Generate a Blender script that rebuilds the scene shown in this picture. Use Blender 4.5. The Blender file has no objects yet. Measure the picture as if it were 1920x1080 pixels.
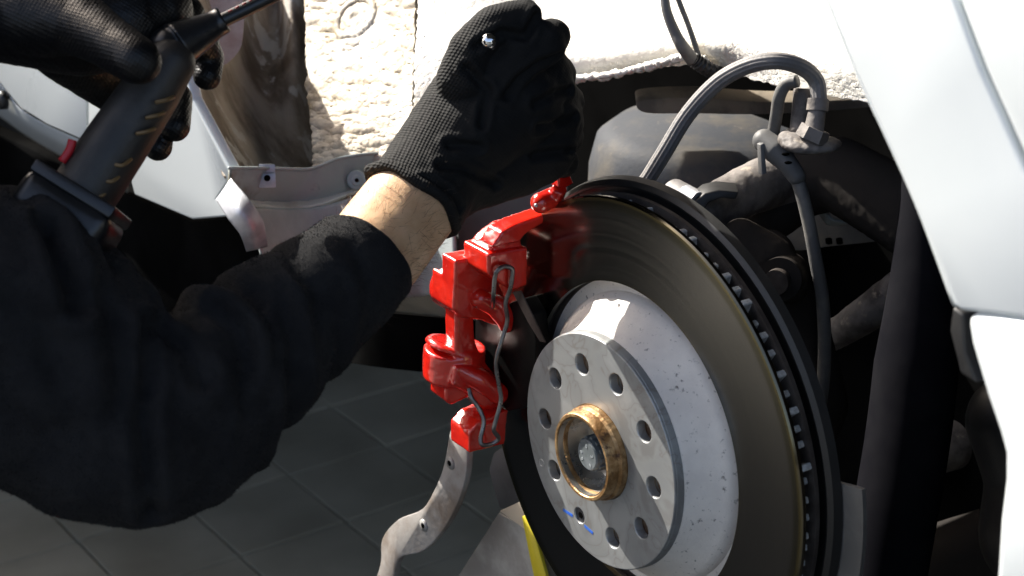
import bpy, bmesh, math, random
import numpy as np
from mathutils import Vector, Matrix, noise as mn
rad = math.radians
random.seed(4); rng = np.random.default_rng(4)
S = bpy.context.scene; COL = S.collection

# ------------------------------------------------------------------ camera
PITCH = 22.53
CAMZ = 1.6
F = 3520.0                       # focal length in photograph pixels
cam = bpy.data.cameras.new('camera'); co = bpy.data.objects.new('camera', cam); COL.objects.link(co)
co.location = (0, 0, CAMZ); co.rotation_euler = (rad(90-PITCH), 0, 0)
cam.sensor_width = 36; cam.lens = 66.0; cam.clip_start = .02; cam.clip_end = 200
cam.dof.use_dof = True; cam.dof.focus_distance = 1.27; cam.dof.aperture_fstop = 13
S.camera = co
CL = Vector((0, 0, CAMZ)); RM = Matrix.Rotation(rad(90-PITCH), 3, 'X')
# ------------------------------------------------------------------ light
SUN = Vector((-.61, .51, .60)).normalized()      # towards the sun
w = bpy.data.worlds.new('World'); S.world = w; w.use_nodes = True
nt = w.node_tree; sky = nt.nodes.new('ShaderNodeTexSky'); sky.sky_type = 'NISHITA'; sky.sun_disc = False
sky.dust_density = 5; sky.ozone_density = .3; sky.air_density = .8; sky.sun_elevation = math.asin(SUN.z); sky.sun_rotation = math.atan2(SUN.x, SUN.y)
bg = nt.nodes['Background']; bg.inputs[1].default_value = .12; nt.links.new(sky.outputs[0], bg.inputs[0])
sl = bpy.data.lights.new('sun', 'SUN'); so = bpy.data.objects.new('sun', sl); COL.objects.link(so)
sl.energy = 4.3; sl.angle = rad(.5); sl.color = (1, .955, .88)
so.rotation_euler = (-SUN).to_track_quat('-Z', 'Y').to_euler(); so.location = (-2, 0, 5)
S.view_settings.view_transform = 'Standard'; S.view_settings.look = 'None'
S.view_settings.exposure = 1.5
S.cycles.max_bounces = 8; S.cycles.use_denoising = True; S.cycles.caustics_reflective = False

# ------------------------------------------------------------------ geometry of the picture -> places in the world
def W(v): return CL + RM @ Vector(v)
def ray(x, y): return Vector(((x-960)/F, (540-y)/F, -1.0))
def U(x, y, d): return W(ray(x, y)*d)             # point seen at pixel x, y, d metres in front of the camera
AXc = Vector((-.8225, -.218, .5254)).normalized(); Cc = Vector((.0556, -.1069, -1.2244))
AX = RM @ AXc; AX.z = 0; AX.normalize(); UPV = Vector((0, 0, 1)); LX = UPV.cross(AX)
C0 = W(Cc)                                        # centre of the front face of the brake disc hat
def hit(x, y, n, k):
    r = RM @ ray(x, y); t = (k - CL.dot(n))/r.dot(n); return CL + r*t
def PA(x, y, h): return hit(x, y, AX, C0.dot(AX)+h)        # on a plane square to the wheel axis, h outboard
def PL(x, y, l): return hit(x, y, LX, C0.dot(LX)+l)        # on a plane square to the car's length
def PF(x, y, z=0): return hit(x, y, UPV, z)
Wm = Matrix.Translation(C0) @ Matrix((LX, UPV, AX)).transposed().to_4x4()   # wheel frame: x length, y up, z outboard

# ------------------------------------------------------------------ objects
def prop(o, label=None, cat=None, group=None, kind=None):
    for k, v in (('label', label), ('category', cat), ('group', group), ('kind', kind)):
        if v: o[k] = v
    return o
def thing(name, label, cat, loc=(0, 0, 0), mat4=None, group=None):
    o = bpy.data.objects.new(name, None); COL.objects.link(o); o.empty_display_size = .02
    o.matrix_world = mat4 if mat4 is not None else Matrix.Translation(loc)
    o['_m'] = 1; o.rotation_mode = 'XYZ'
    MW[o.name] = o.matrix_basis.copy()
    return prop(o, label, cat, group)
MW = {}
def link(name, me, m, parent=None, local=False, smooth=True):
    if isinstance(me, bmesh.types.BMesh):
        bm = me; me = bpy.data.meshes.new(name); bm.to_mesh(me); bm.free()
    o = bpy.data.objects.new(name, me); COL.objects.link(o)
    if m and not len(me.materials): me.materials.append(m)
    if smooth and len(me.polygons):
        me.shade_smooth() if hasattr(me, 'shade_smooth') else None
    if parent is not None:
        o.parent = parent
        if not local and parent.name in MW: o.matrix_parent_inverse = MW[parent.name].inverted()
    return o
def autosmooth(o, ang=35):
    me = o.data; bm = bmesh.new(); bm.from_mesh(me)
    for e in bm.edges:
        e.smooth = not (len(e.link_faces) == 2 and e.calc_face_angle(0) > rad(ang))
    for f in bm.faces: f.smooth = True
    bm.to_mesh(me); bm.free(); return o
# --- primitives into a bmesh
def ball(bm, p, r, seg=24):
    m = Matrix.Translation(p)
    if isinstance(r, (int, float)): m = m @ Matrix.Diagonal((r, r, r, 1))
    else: m = m @ r
    bmesh.ops.create_icosphere(bm, subdivisions=3, radius=1, matrix=m)
def frame(d):
    d = Vector(d).normalized(); q = d.to_track_quat('Z', 'Y'); return q.to_matrix()
def cone(bm, p0, r0, p1, r1, seg=28):
    p0 = Vector(p0); p1 = Vector(p1); R = frame(p1-p0); vs = []
    for p, r in ((p0, r0), (p1, r1)):
        vs.append([bm.verts.new(p + R @ Vector((r*math.cos(t), r*math.sin(t), 0))) for t in np.linspace(0, 2*math.pi, seg, endpoint=False)])
    for i in range(seg):
        j = (i+1) % seg; bm.faces.new((vs[0][i], vs[0][j], vs[1][j], vs[1][i]))
    bm.faces.new(vs[0][::-1]); bm.faces.new(vs[1])
def chain(bm, pts):
    """tapered limbs through (point, radius)"""
    for i, (p, r) in enumerate(pts):
        ball(bm, p, r)
        if i: cone(bm, pts[i-1][0], pts[i-1][1], p, r)
def prism(bm, pts, vec):
    pts = [Vector(p) for p in pts]; vec = Vector(vec)
    a = [bm.verts.new(p) for p in pts]; b = [bm.verts.new(p+vec) for p in pts]
    n = Vector((0, 0, 0))
    for i in range(len(pts)): n += pts[i].cross(pts[(i+1) % len(pts)])
    f1 = bm.faces.new(a); f2 = bm.faces.new(b[::-1]); fs = [f1, f2]
    for i in range(len(pts)):
        j = (i+1) % len(pts); fs.append(bm.faces.new((a[j], a[i], b[i], b[j])))
    bmesh.ops.recalc_face_normals(bm, faces=fs)
def catmull(P, n):
    P = [Vector(p) for p in P]; out = []
    Q = [P[0]*2-P[1]]+P+[P[-1]*2-P[-2]]
    for i in range(1, len(Q)-2):
        for k in range(n):
            t = k/n; p0, p1, p2, p3 = Q[i-1:i+3]
            out.append(.5*((2*p1)+(p2-p0)*t+(2*p0-5*p1+4*p2-p3)*t*t+(3*p1-p0-3*p2+p3)*t**3))
    return out+[P[-1]]
def tube(bm, P, r, seg=12, n=8, prof=None):
    pts = catmull(P, n) if n > 1 else [Vector(p) for p in P]
    N = len(pts); rr = r if callable(r) else (lambda t: r)
    d = (pts[1]-pts[0]).normalized(); nx = d.orthogonal().normalized(); rings = []
    for i, p in enumerate(pts):
        t = (pts[min(i+1, N-1)]-pts[max(i-1, 0)]).normalized()
        nx = (nx-t*nx.dot(t)).normalized(); ny = t.cross(nx); R = rr(i/(N-1))
        rings.append([bm.verts.new(p+(nx*math.cos(q)+ny*math.sin(q))*R*(prof(q) if prof else 1)) for q in np.linspace(0, 2*math.pi, seg, endpoint=False)])
    for A, B in zip(rings, rings[1:]):
        for i in range(seg):
            j = (i+1) % seg; bm.faces.new((A[i], A[j], B[j], B[i]))
    bm.faces.new(rings[0][::-1]); bm.faces.new(rings[-1])
def lathe(prof, seg=192, a0=0, a1=360, closed=True):
    """profile of (radius, height) round local z; closed profile = solid ring"""
    bm = bmesh.new(); full = abs(a1-a0) >= 360
    angs = np.radians(np.linspace(a0, a1, seg, endpoint=not full))
    rings = [[bm.verts.new((r*math.cos(t), r*math.sin(t), h)) for r, h in prof] for t in angs]
    n = len(prof); R = len(rings)
    for k in range(R if full else R-1):
        A, B = rings[k], rings[(k+1) % R]
        for i in range(n if closed else n-1):
            j = (i+1) % n
            bm.faces.new((A[i], A[j], B[j], B[i]))
    if closed and not full: bm.faces.new(rings[0][::-1]); bm.faces.new(rings[-1])
    bmesh.ops.recalc_face_normals(bm, faces=bm.faces)
    return bm
def bevel(bm, w_, seg=2, ang=30):
    es = [e for e in bm.edges if len(e.link_faces) == 2 and e.calc_face_angle(0) > rad(ang)]
    if es: bmesh.ops.bevel(bm, geom=es, offset=w_, segments=seg, profile=.5, affect='EDGES', clamp_overlap=True)
def remesh(bm, vox, smooth=4, factor=.5):
    me = bpy.data.meshes.new('tmp'); bmesh.ops.triangulate(bm, faces=bm.faces[:]); bm.to_mesh(me); bm.free()
    o = bpy.data.objects.new('tmp', me); COL.objects.link(o)
    m = o.modifiers.new('r', 'REMESH'); m.mode = 'VOXEL'; m.voxel_size = vox; m.use_smooth_shade = True
    if smooth:
        s = o.modifiers.new('s', 'SMOOTH'); s.iterations = smooth; s.factor = factor
    dg = bpy.context.evaluated_depsgraph_get(); dg.update()
    out = bpy.data.meshes.new_from_object(o.evaluated_get(dg))
    bpy.data.objects.remove(o); bpy.data.meshes.remove(me); out.materials.clear()
    return out
# --- numpy noise
def vnoise(P, seed=0):
    I = np.floor(P).astype(np.int64); f = P-I; f = f*f*(3-2*f)
    def h(i, j, k):
        n = (I[:, 0]+i)*73856093 ^ (I[:, 1]+j)*19349663 ^ (I[:, 2]+k)*83492791 ^ seed*2654435761
        n = (n ^ (n >> 13))*1274126177 & 0x7fffffff; n = (n ^ (n >> 16)) & 0xffff
        return n/32767.5-1
    r = 0
    for i in (0, 1):
        for j in (0, 1):
            for k in (0, 1):
                r = r+h(i, j, k)*np.where(i, f[:, 0], 1-f[:, 0])*np.where(j, f[:, 1], 1-f[:, 1])*np.where(k, f[:, 2], 1-f[:, 2])
    return r
def fbm(P, o=4, seed=0, g=.5):
    r = 0; a = 1; s = 0
    for i in range(o): r = r+a*vnoise(P*2**i+17.3*i, seed+i); s += a; a *= g
    return r/s
def getv(me):
    v = np.empty(len(me.vertices)*3); me.vertices.foreach_get('co', v); return v.reshape(-1, 3)
def getn(me):
    v = np.empty(len(me.vertices)*3, dtype=np.float32); me.vertex_normals.foreach_get('vector', v); return v.reshape(-1, 3)
def setv(me, v): me.vertices.foreach_set('co', v.ravel()); me.update()
def displace(me, fn):
    v = getv(me); n = getn(me); setv(me, v+n*fn(v)[:, None])
def patch(ctrl, nu, nv, disp=None):
    """smooth sheet through rows of control points"""
    rows = [catmull(r, nu) for r in ctrl]; cols = [catmull([r[i] for r in rows], nv) for i in range(len(rows[0]))]
    V = [p for c in cols for p in c]; m = len(cols[0])
    Fs = [(i*m+j, (i+1)*m+j, (i+1)*m+j+1, i*m+j+1) for i in range(len(cols)-1) for j in range(m-1)]
    me = bpy.data.meshes.new('sheet'); me.from_pydata([tuple(v) for v in V], [], Fs); me.update()
    if disp is not None: displace(me, disp)
    return me
def solid(o, t, off=1):
    m = o.modifiers.new('solid', 'SOLIDIFY'); m.thickness = t; m.offset = off; return o
def roundpoly(pts, n=5):
    """closed smooth outline in pixels"""
    P = [Vector((x, y, 0)) for x, y in pts]; out = []; N = len(P)
    for i in range(N):
        p0, p1, p2, p3 = P[i-1], P[i], P[(i+1) % N], P[(i+2) % N]
        for k in range(n):
            t = k/n; q = .5*((2*p1)+(p2-p0)*t+(2*p0-5*p1+4*p2-p3)*t*t+(3*p1-p0-3*p2+p3)*t**3); out.append((q.x, q.y))
    return out
def plate(name, poly, h, t, m, parent=None, bev=.001, curve=False, plane=PA, seg=2):
    P = roundpoly(poly) if curve else poly
    bm = bmesh.new(); prism(bm, [plane(x, y, h) for x, y in P], (AX if plane is PA else LX)*-t)
    if bev: bevel(bm, bev, seg)
    return autosmooth(link(name, bm, m, parent), 40)

# ------------------------------------------------------------------ materials
def newmat(name):
    m = bpy.data.materials.new(name); m.use_nodes = True; return m, m.node_tree, m.node_tree.nodes['Principled BSDF']
def nd(t, ty, **k):
    n = t.nodes.new(ty)
    for a_, b_ in k.items():
        if a_.startswith('i_'):
            n.inputs[a_[2:].replace('_', ' ')].default_value = b_
        else: setattr(n, a_, b_)
    return n
def M(name, c1, c2=None, scale=20, rough=.5, metal=0, bump=0, bscale=200, stretch=(1, 1, 1), lo=.4, hi=.6, c3=None, s3=60, lo3=.55, hi3=.65,
      rvar=0, sheen=0, coat=0, detail=6, spec=.5, bdist=.001, rot=(0, 0, 0)):
    m, t, b = newmat(name); L_ = t.links.new
    tc = nd(t, 'ShaderNodeTexCoord'); mp = nd(t, 'ShaderNodeMapping'); mp.inputs['Scale'].default_value = stretch; mp.inputs['Rotation'].default_value = rot
    L_(tc.outputs['Object'], mp.inputs[0])
    b.inputs['Base Color'].default_value = (*c1, 1); b.inputs['Roughness'].default_value = rough; b.inputs['Metallic'].default_value = metal
    b.inputs['Specular IOR Level'].default_value = spec
    if sheen: b.inputs['Sheen Weight'].default_value = sheen; b.inputs['Sheen Roughness'].default_value = .5
    if coat: b.inputs['Coat Weight'].default_value = coat; b.inputs['Coat Roughness'].default_value = .06
    col = None
    def layer(prev, c, sc, lo, hi, seed):
        n = nd(t, 'ShaderNodeTexNoise', noise_dimensions='4D'); n.inputs['W'].default_value = seed; n.inputs['Scale'].default_value = sc; n.inputs['Detail'].default_value = detail; n.inputs['Roughness'].default_value = .62
        L_(mp.outputs[0], n.inputs['Vector'])
        r = nd(t, 'ShaderNodeMapRange', interpolation_type='SMOOTHSTEP'); r.inputs[1].default_value = lo; r.inputs[2].default_value = hi
        L_(n.outputs[0], r.inputs[0])
        x = nd(t, 'ShaderNodeMix', data_type='RGBA'); L_(r.outputs[0], x.inputs[0])
        if prev is None: x.inputs[6].default_value = (*c1, 1)
        else: L_(prev, x.inputs[6])
        x.inputs[7].default_value = (*c, 1); return x.outputs[2], r.outputs[0]
    if c2: col, msk = layer(None, c2, scale, lo, hi, 1.3)
    if c3: col, msk3 = layer(col, c3, s3, lo3, hi3, 5.1)
    if col is not None: L_(col, b.inputs['Base Color'])
    if rvar:
        n = nd(t, 'ShaderNodeTexNoise'); n.inputs['Scale'].default_value = scale*2.3; n.inputs['Detail'].default_value = 5; L_(mp.outputs[0], n.inputs['Vector'])
        r = nd(t, 'ShaderNodeMapRange'); r.inputs[1].default_value = .3; r.inputs[2].default_value = .7; r.inputs[3].default_value = max(0, rough-rvar); r.inputs[4].default_value = min(1, rough+rvar)
        L_(n.outputs[0], r.inputs[0]); L_(r.outputs[0], b.inputs['Roughness'])
    if bump:
        n = nd(t, 'ShaderNodeTexNoise'); n.inputs['Scale'].default_value = bscale; n.inputs['Detail'].default_value = 5; L_(mp.outputs[0], n.inputs['Vector'])
        bp = nd(t, 'ShaderNodeBump'); bp.inputs['Strength'].default_value = bump; bp.inputs['Distance'].default_value = bdist
        L_(n.outputs[0], bp.inputs['Height']); L_(bp.outputs[0], b.inputs['Normal'])
    return m
m_red = M('red_paint', (.70, .020, .008), (.60, .012, .007), 30, rough=.24, coat=1, bump=.10, bscale=260, rvar=.04, c3=(.30, .006, .005), s3=70, lo3=.66, hi3=.8)
m_blk = M('black_plastic', (.012, .012, .013), (.02, .02, .02), 40, rough=.45, bump=.1, bscale=300)
m_black_dirty = M('dirty_black', (.032, .029, .027), (.11, .095, .08), 14, rough=.75, bump=.3, bscale=150, lo=.55, hi=.8, spec=.25)
m_shield = M('shield_black', (.012, .012, .012), (.028, .025, .023), 25, rough=.42, bump=.15, bscale=180, lo=.5, hi=.7)
m_dark = M('shade_rubber_black', (.003, .003, .003), (.006, .006, .006), 6, rough=.9, spec=.05)  # near-black standing in for shade in wheel house and holes; also black rubber
m_matt = M('matt_black', (.007, .007, .009), (.011, .011, .013), 12, rough=.8, spec=.06, bump=.1)
m_white = M('white_car_paint', (.68, .72, .73), (.66, .70, .71), 3, rough=.3, coat=.6, rvar=.04)
m_seal = M('underseal', (.66, .61, .52), (.50, .42, .31), 14, rough=.6, bump=.45, bscale=240, c3=(.24, .18, .09), s3=16, lo3=.53, hi3=.70, bdist=.002)
m_seal2 = M('underseal_pale', (.80, .77, .70), (.64, .58, .48), 24, rough=.7, bump=.4, bscale=620, c3=(.36, .27, .17), s3=16, lo3=.56, hi3=.74, bdist=.0015, lo=.5, hi=.7)
m_liner = M('stained_inner_panel', (.42, .36, .29), (.15, .11, .075), 9, rough=.6, bump=.4, bscale=160, stretch=(2.6, 2.6, .6), c3=(.55, .52, .47), s3=11, lo3=.56, hi3=.60, lo=.38, hi=.62)
m_flange = M('grey_flange', (.33, .37, .36), (.18, .17, .12), 16, rough=.5, bump=.3, bscale=120, lo=.5, hi=.62, c3=(.05, .045, .03), s3=30, lo3=.6, hi3=.72)
m_pale = M('pale_grey_primer', (.42, .47, .47), (.30, .34, .34), 10, rough=.5, bump=.15, bscale=90, c3=(.6, .59, .57), s3=40, lo3=.6, hi3=.75)
m_galv = M('galvanised', (.58, .59, .62), (.42, .43, .47), 45, rough=.45, metal=.5, rvar=.1)
m_dusty = M('dusty_steel', (.15, .15, .15), (.30, .27, .22), 14, rough=.7, bump=.3, bscale=220, lo=.42, hi=.72, c3=(.05, .055, .065), s3=9, lo3=.5, hi3=.68)
m_arm = M('dirty_casting', (.20, .18, .165), (.07, .06, .055), 30, rough=.65, bump=.5, bscale=300, c3=(.36, .31, .25), s3=70, lo3=.58, hi3=.7)
m_rubber = M('dusty_rubber', (.15, .145, .145), (.26, .24, .22), 50, rough=.6, bump=.3, bscale=400, lo=.4, hi=.75)
m_cable = M('cable_grey', (.10, .10, .10), (.20, .19, .17), 40, rough=.6, bump=.2, bscale=300, lo=.45, hi=.8)
m_strip = M('bracket_rust', (.33, .31, .29), (.19, .15, .12), 16, rough=.55, bump=.3, bscale=160, c3=(.07, .05, .045), s3=35, lo3=.6, hi3=.75)
m_alu = M('dull_aluminium', (.34, .335, .32), (.22, .21, .20), 20, rough=.5, metal=.3, rvar=.1, bump=.1)
m_yellow = M('yellow_strap', (.62, .50, .03), rough=.4)
m_fleece = M('black_fleece', (.016, .0157, .0165), (.022, .0216, .0222), 40, rough=.97, bump=.6, bscale=1200, sheen=.02, spec=.1, bdist=.0012)
m_wire = M('spring_steel', (.25, .26, .27), (.14, .14, .145), 80, rough=.35, metal=.85, rvar=.1)
m_chrome = M('chrome', (.85, .87, .9), rough=.06, metal=1)
m_tool = M('tool_black', (.008, .009, .010), (.014, .014, .015), 60, rough=.3, bump=.1, bscale=500)
m_grip = M('tool_grip', (.016, .015, .014), (.03, .026, .022), 40, rough=.5, bump=.2, bscale=500)
m_floor = M('floor_grout', (.04, .042, .038), rough=.8)
m_hubring = M('rusty_collar', (.24, .125, .045), (.48, .31, .15), 75, rough=.45, metal=.6, bump=.9, bscale=250, c3=(.09, .045, .025), s3=110, lo3=.55, hi3=.68)
m_machined = M('machined_steel', (.62, .60, .56), (.34, .27, .2), 45, rough=.3, metal=.95, bump=.1, bscale=150, lo=.45, hi=.7, rvar=.08)
m_bolt = M('bolt_grey', (.13, .15, .155), (.19, .21, .22), 90, rough=.6, metal=.1, bump=.1)
m_hole = M('rusty_bore', (.20, .12, .075), (.42, .31, .22), 160, rough=.5, metal=.6, bump=.6, bscale=400)
m_blue = M('blue_paint_pen', (.03, .13, .62), (.05, .17, .60), 90, rough=.5)
m_pad = M('pad_black', (.002, .002, .002), (.005, .005, .005), 40, rough=.4, bump=.1, bscale=200, spec=.12)
def diffuse_only(m):
    t = m.node_tree; b = t.nodes['Principled BSDF']; d = t.nodes.new('ShaderNodeBsdfDiffuse'); o = t.nodes['Material Output']
    src = b.inputs['Base Color'].links; 
    if src: t.links.new(src[0].from_socket, d.inputs[0])
    else: d.inputs[0].default_value = b.inputs['Base Color'].default_value
    t.links.new(d.outputs[0], o.inputs[0])
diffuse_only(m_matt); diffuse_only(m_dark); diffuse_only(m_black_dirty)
# ------ radial metals
def radial(name, kind):
    m, t, b = newmat(name); L_ = t.links.new
    tc = nd(t, 'ShaderNodeTexCoord'); sp = nd(t, 'ShaderNodeSeparateXYZ'); L_(tc.outputs['Object'], sp.inputs[0])
    cb = nd(t, 'ShaderNodeCombineXYZ'); L_(sp.outputs[0], cb.inputs[0]); L_(sp.outputs[1], cb.inputs[1])
    ln = nd(t, 'ShaderNodeVectorMath', operation='LENGTH'); L_(cb.outputs[0], ln.inputs[0]); r = ln.outputs['Value']
    rings = nd(t, 'ShaderNodeTexNoise', noise_dimensions='1D'); rings.inputs['Scale'].default_value = 1500; rings.inputs['Detail'].default_value = 4; L_(r, rings.inputs['W'])
    ring2 = nd(t, 'ShaderNodeTexNoise', noise_dimensions='1D'); ring2.inputs['Scale'].default_value = 260; ring2.inputs['Detail'].default_value = 3; L_(r, ring2.inputs['W'])
    nz = nd(t, 'ShaderNodeTexNoise'); nz.inputs['Scale'].default_value = 18; nz.inputs['Detail'].default_value = 6; L_(tc.outputs['Object'], nz.inputs['Vector'])
    if kind == 'disc':
        ra = nd(t, 'ShaderNodeValToRGB'); e = ra.color_ramp.elements
        mr = nd(t, 'ShaderNodeMapRange'); mr.inputs[1].default_value = .10; mr.inputs[2].default_value = .17; L_(r, mr.inputs[0]); L_(mr.outputs[0], ra.inputs[0])
        base = (.19, .185, .17, 1)
        e[0].position = .08; e[0].color = (.26, .20, .09, 1); e[1].position = .15; e[1].color = base
        for p, c in ((.80, base), (.84, (.13, .125, .095, 1)), (.875, (.12, .115, .085, 1)), (.90, (.22, .185, .09, 1)), (.93, (.12, .11, .09, 1))):
            k = e.new(p); k.color = c
        mx = nd(t, 'ShaderNodeMix', data_type='RGBA', blend_type='MULTIPLY'); mx.inputs[0].default_value = 1
        q = nd(t, 'ShaderNodeMapRange'); q.inputs[1].default_value = .3; q.inputs[2].default_value = .7; q.inputs[3].default_value = .93; q.inputs[4].default_value = 1.04
        L_(rings.outputs[0], q.inputs[0]); L_(ra.outputs[0], mx.inputs[6]); L_(q.outputs[0], mx.inputs[7])
        L_(mx.outputs[2], b.inputs['Base Color'])
        b.inputs['Metallic'].default_value = 1
        q2 = nd(t, 'ShaderNodeMapRange'); q2.inputs[1].default_value = .3; q2.inputs[2].default_value = .7; q2.inputs[3].default_value = .13; q2.inputs[4].default_value = .155
        L_(ring2.outputs[0], q2.inputs[0]); L_(q2.outputs[0], b.inputs['Roughness'])
        b.inputs['Anisotropic'].default_value = 0
        tg = nd(t, 'ShaderNodeTangent', direction_type='RADIAL', axis='Z'); L_(tg.outputs[0], b.inputs['Tangent'])
    else:                                                   # worn machined hat face with wiped blotches
        mp = nd(t, 'ShaderNodeTexNoise', noise_dimensions='4D'); mp.inputs['Scale'].default_value = 22; mp.inputs['Detail'].default_value = 3; mp.inputs['Distortion'].default_value = 1.6; L_(tc.outputs['Object'], mp.inputs['Vector'])
        ra = nd(t, 'ShaderNodeValToRGB'); e = ra.color_ramp.elements
        e[0].position = .36; e[0].color = (.30, .30, .295, 1); e[1].position = .44; e[1].color = (.36, .37, .37, 1)
        for p, c in ((.50, (.34, .35, .355, 1)), (.515, (.30, .29, .275, 1)), (.53, (.345, .355, .36, 1)), (.62, (.41, .42, .42, 1))):
            k = e.new(p); k.color = c
        L_(mp.outputs[0], ra.inputs[0]); L_(ra.outputs[0], b.inputs['Base Color'])
        b.inputs['Metallic'].default_value = .5
        q2 = nd(t, 'ShaderNodeMapRange'); q2.inputs[1].default_value = .35; q2.inputs[2].default_value = .65; q2.inputs[3].default_value = .32; q2.inputs[4].default_value = .52
        L_(nz.outputs[0], q2.inputs[0]); L_(q2.outputs[0], b.inputs['Roughness'])
    bp = nd(t, 'ShaderNodeBump'); bp.inputs['Strength'].default_value = .03 if kind == 'disc' else .05; bp.inputs['Distance'].default_value = .0003
    L_(rings.outputs[0], bp.inputs['Height']); L_(bp.outputs[0], b.inputs['Normal'])
    return m
m_disc = radial('friction_surface', 'disc'); m_face = radial('hat_face_metal', 'face')
m_hat = M('zinc_coated_hat', (.86, .80, .73), (.78, .72, .66), 30, rough=.6, metal=0, bump=.25, bscale=500, c3=(.16, .14, .12), s3=260, lo3=.58, hi3=.72)
m_rim = M('rotor_edge_brown', (.11, .095, .085), (.06, .05, .045), 35, rough=.5, metal=.5, bump=.3, bscale=300)
m_vane = M('vane_cast', (.62, .64, .64), (.25, .25, .25), 90, rough=.45, metal=.2, bump=.8, bscale=250)
# ------ knitted glove: rows of loops wrapped over the fabric
def knit(name, axis, coated=False):
    m, t, b = newmat(name); L_ = t.links.new
    b.inputs['Base Color'].default_value = (.006, .006, .0065, 1) if not coated else (.006, .006, .0065, 1)
    b.inputs['Roughness'].default_value = .85 if not coated else .42
    b.inputs['Specular IOR Level'].default_value = .3
    tc = nd(t, 'ShaderNodeTexCoord'); A = Vector(axis).normalized(); B = A.cross(Vector((0.2, -1, .3))).normalized()
    def wave(d, sc):
        v = nd(t, 'ShaderNodeVectorMath', operation='DOT_PRODUCT'); v.inputs[1].default_value = d; L_(tc.outputs['Object'], v.inputs[0])
        a = nd(t, 'ShaderNodeMath', operation='MULTIPLY'); a.inputs[1].default_value = sc; L_(v.outputs['Value'], a.inputs[0])
        s = nd(t, 'ShaderNodeMath', operation='SINE'); L_(a.outputs[0], s.inputs[0]); return s.outputs[0]
    w1 = wave(A, 3300); w2 = wave(B, 3300)
    mu = nd(t, 'ShaderNodeMath', operation='ADD'); L_(w1, mu.inputs[0]); L_(w2, mu.inputs[1])
    nz = nd(t, 'ShaderNodeTexNoise'); nz.inputs['Scale'].default_value = 70; nz.inputs['Detail'].default_value = 5; L_(tc.outputs['Object'], nz.inputs['Vector'])
    ad = nd(t, 'ShaderNodeMath', operation='MULTIPLY_ADD'); ad.inputs[1].default_value = 3.0 if not coated else 4; L_(nz.outputs[0], ad.inputs[0]); L_(mu.outputs[0], ad.inputs[2])
    bp = nd(t, 'ShaderNodeBump'); bp.inputs['Strength'].default_value = .6 if not coated else .15; bp.inputs['Distance'].default_value = .0006
    L_(ad.outputs[0], bp.inputs['Height']); L_(bp.outputs[0], b.inputs['Normal'])
    if not coated:
        q = nd(t, 'ShaderNodeMapRange'); q.inputs[1].default_value = .5; q.inputs[2].default_value = 2; q.inputs[3].default_value = 0; q.inputs[4].default_value = 1; L_(mu.outputs[0], q.inputs[0])
        x = nd(t, 'ShaderNodeMix', data_type='RGBA'); x.inputs[6].default_value = (.005, .005, .005, 1); x.inputs[7].default_value = (.034, .030, .024, 1)
        L_(q.outputs[0], x.inputs[0]); L_(x.outputs[2], b.inputs['Base Color'])
    return m
m_skin = None
def skin():
    m, t, b = newmat('skin'); L_ = t.links.new
    tc = nd(t, 'ShaderNodeTexCoord')
    n = nd(t, 'ShaderNodeTexNoise'); n.inputs['Scale'].default_value = 55; n.inputs['Detail'].default_value = 6; L_(tc.outputs['Object'], n.inputs['Vector'])
    r = nd(t, 'ShaderNodeValToRGB'); e = r.color_ramp.elements; e[0].position = .35; e[0].color = (.56, .32, .17, 1); e[1].position = .65; e[1].color = (.71, .46, .27, 1); L_(n.outputs[0], r.inputs[0])
    L_(r.outputs[0], b.inputs['Base Color']); b.inputs['Roughness'].default_value = .5
    b.inputs['Subsurface Weight'].default_value = .15; b.inputs['Subsurface Radius'].default_value = (.01, .004, .002); b.inputs['Subsurface Scale'].default_value = .4
    v = nd(t, 'ShaderNodeTexVoronoi'); v.inputs['Scale'].default_value = 900; L_(tc.outputs['Object'], v.inputs['Vector'])
    n2 = nd(t, 'ShaderNodeTexNoise'); n2.inputs['Scale'].default_value = 120; n2.inputs['Detail'].default_value = 8; L_(tc.outputs['Object'], n2.inputs['Vector'])
    ad = nd(t, 'ShaderNodeMath', operation='MULTIPLY_ADD'); ad.inputs[1].default_value = .3; L_(v.outputs[0], ad.inputs[0]); L_(n2.outputs[0], ad.inputs[2])
    bp = nd(t, 'ShaderNodeBump'); bp.inputs['Strength'].default_value = .45; bp.inputs['Distance'].default_value = .0008; L_(ad.outputs[0], bp.inputs['Height']); L_(bp.outputs[0], b.inputs['Normal'])
    return m
m_skin = skin()
m_hair = M('arm_hair', (.09, .05, .025), rough=.5)
def tilemat():
    m, t, b = newmat('floor_tile'); L_ = t.links.new
    tc = nd(t, 'ShaderNodeTexCoord'); oi = nd(t, 'ShaderNodeObjectInfo')
    g = nd(t, 'ShaderNodeNewGeometry')
    n = nd(t, 'ShaderNodeTexNoise'); n.inputs['Scale'].default_value = 6; n.inputs['Detail'].default_value = 7; L_(g.outputs['Position'], n.inputs['Vector'])
    r = nd(t, 'ShaderNodeValToRGB'); e = r.color_ramp.elements; e[0].position = .3; e[0].color = (.36, .32, .23, 1); e[1].position = .7; e[1].color = (.52, .47, .35, 1); L_(n.outputs[0], r.inputs[0])
    q = nd(t, 'ShaderNodeMapRange'); q.inputs[3].default_value = .85; q.inputs[4].default_value = 1.1; L_(oi.outputs['Random'], q.inputs[0])
    x = nd(t, 'ShaderNodeMix', data_type='RGBA', blend_type='MULTIPLY'); x.inputs[0].default_value = 1; L_(r.outputs[0], x.inputs[6]); L_(q.outputs[0], x.inputs[7])
    L_(x.outputs[2], b.inputs['Base Color']); b.inputs['Roughness'].default_value = .38
    return m
m_tile = tilemat()

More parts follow.
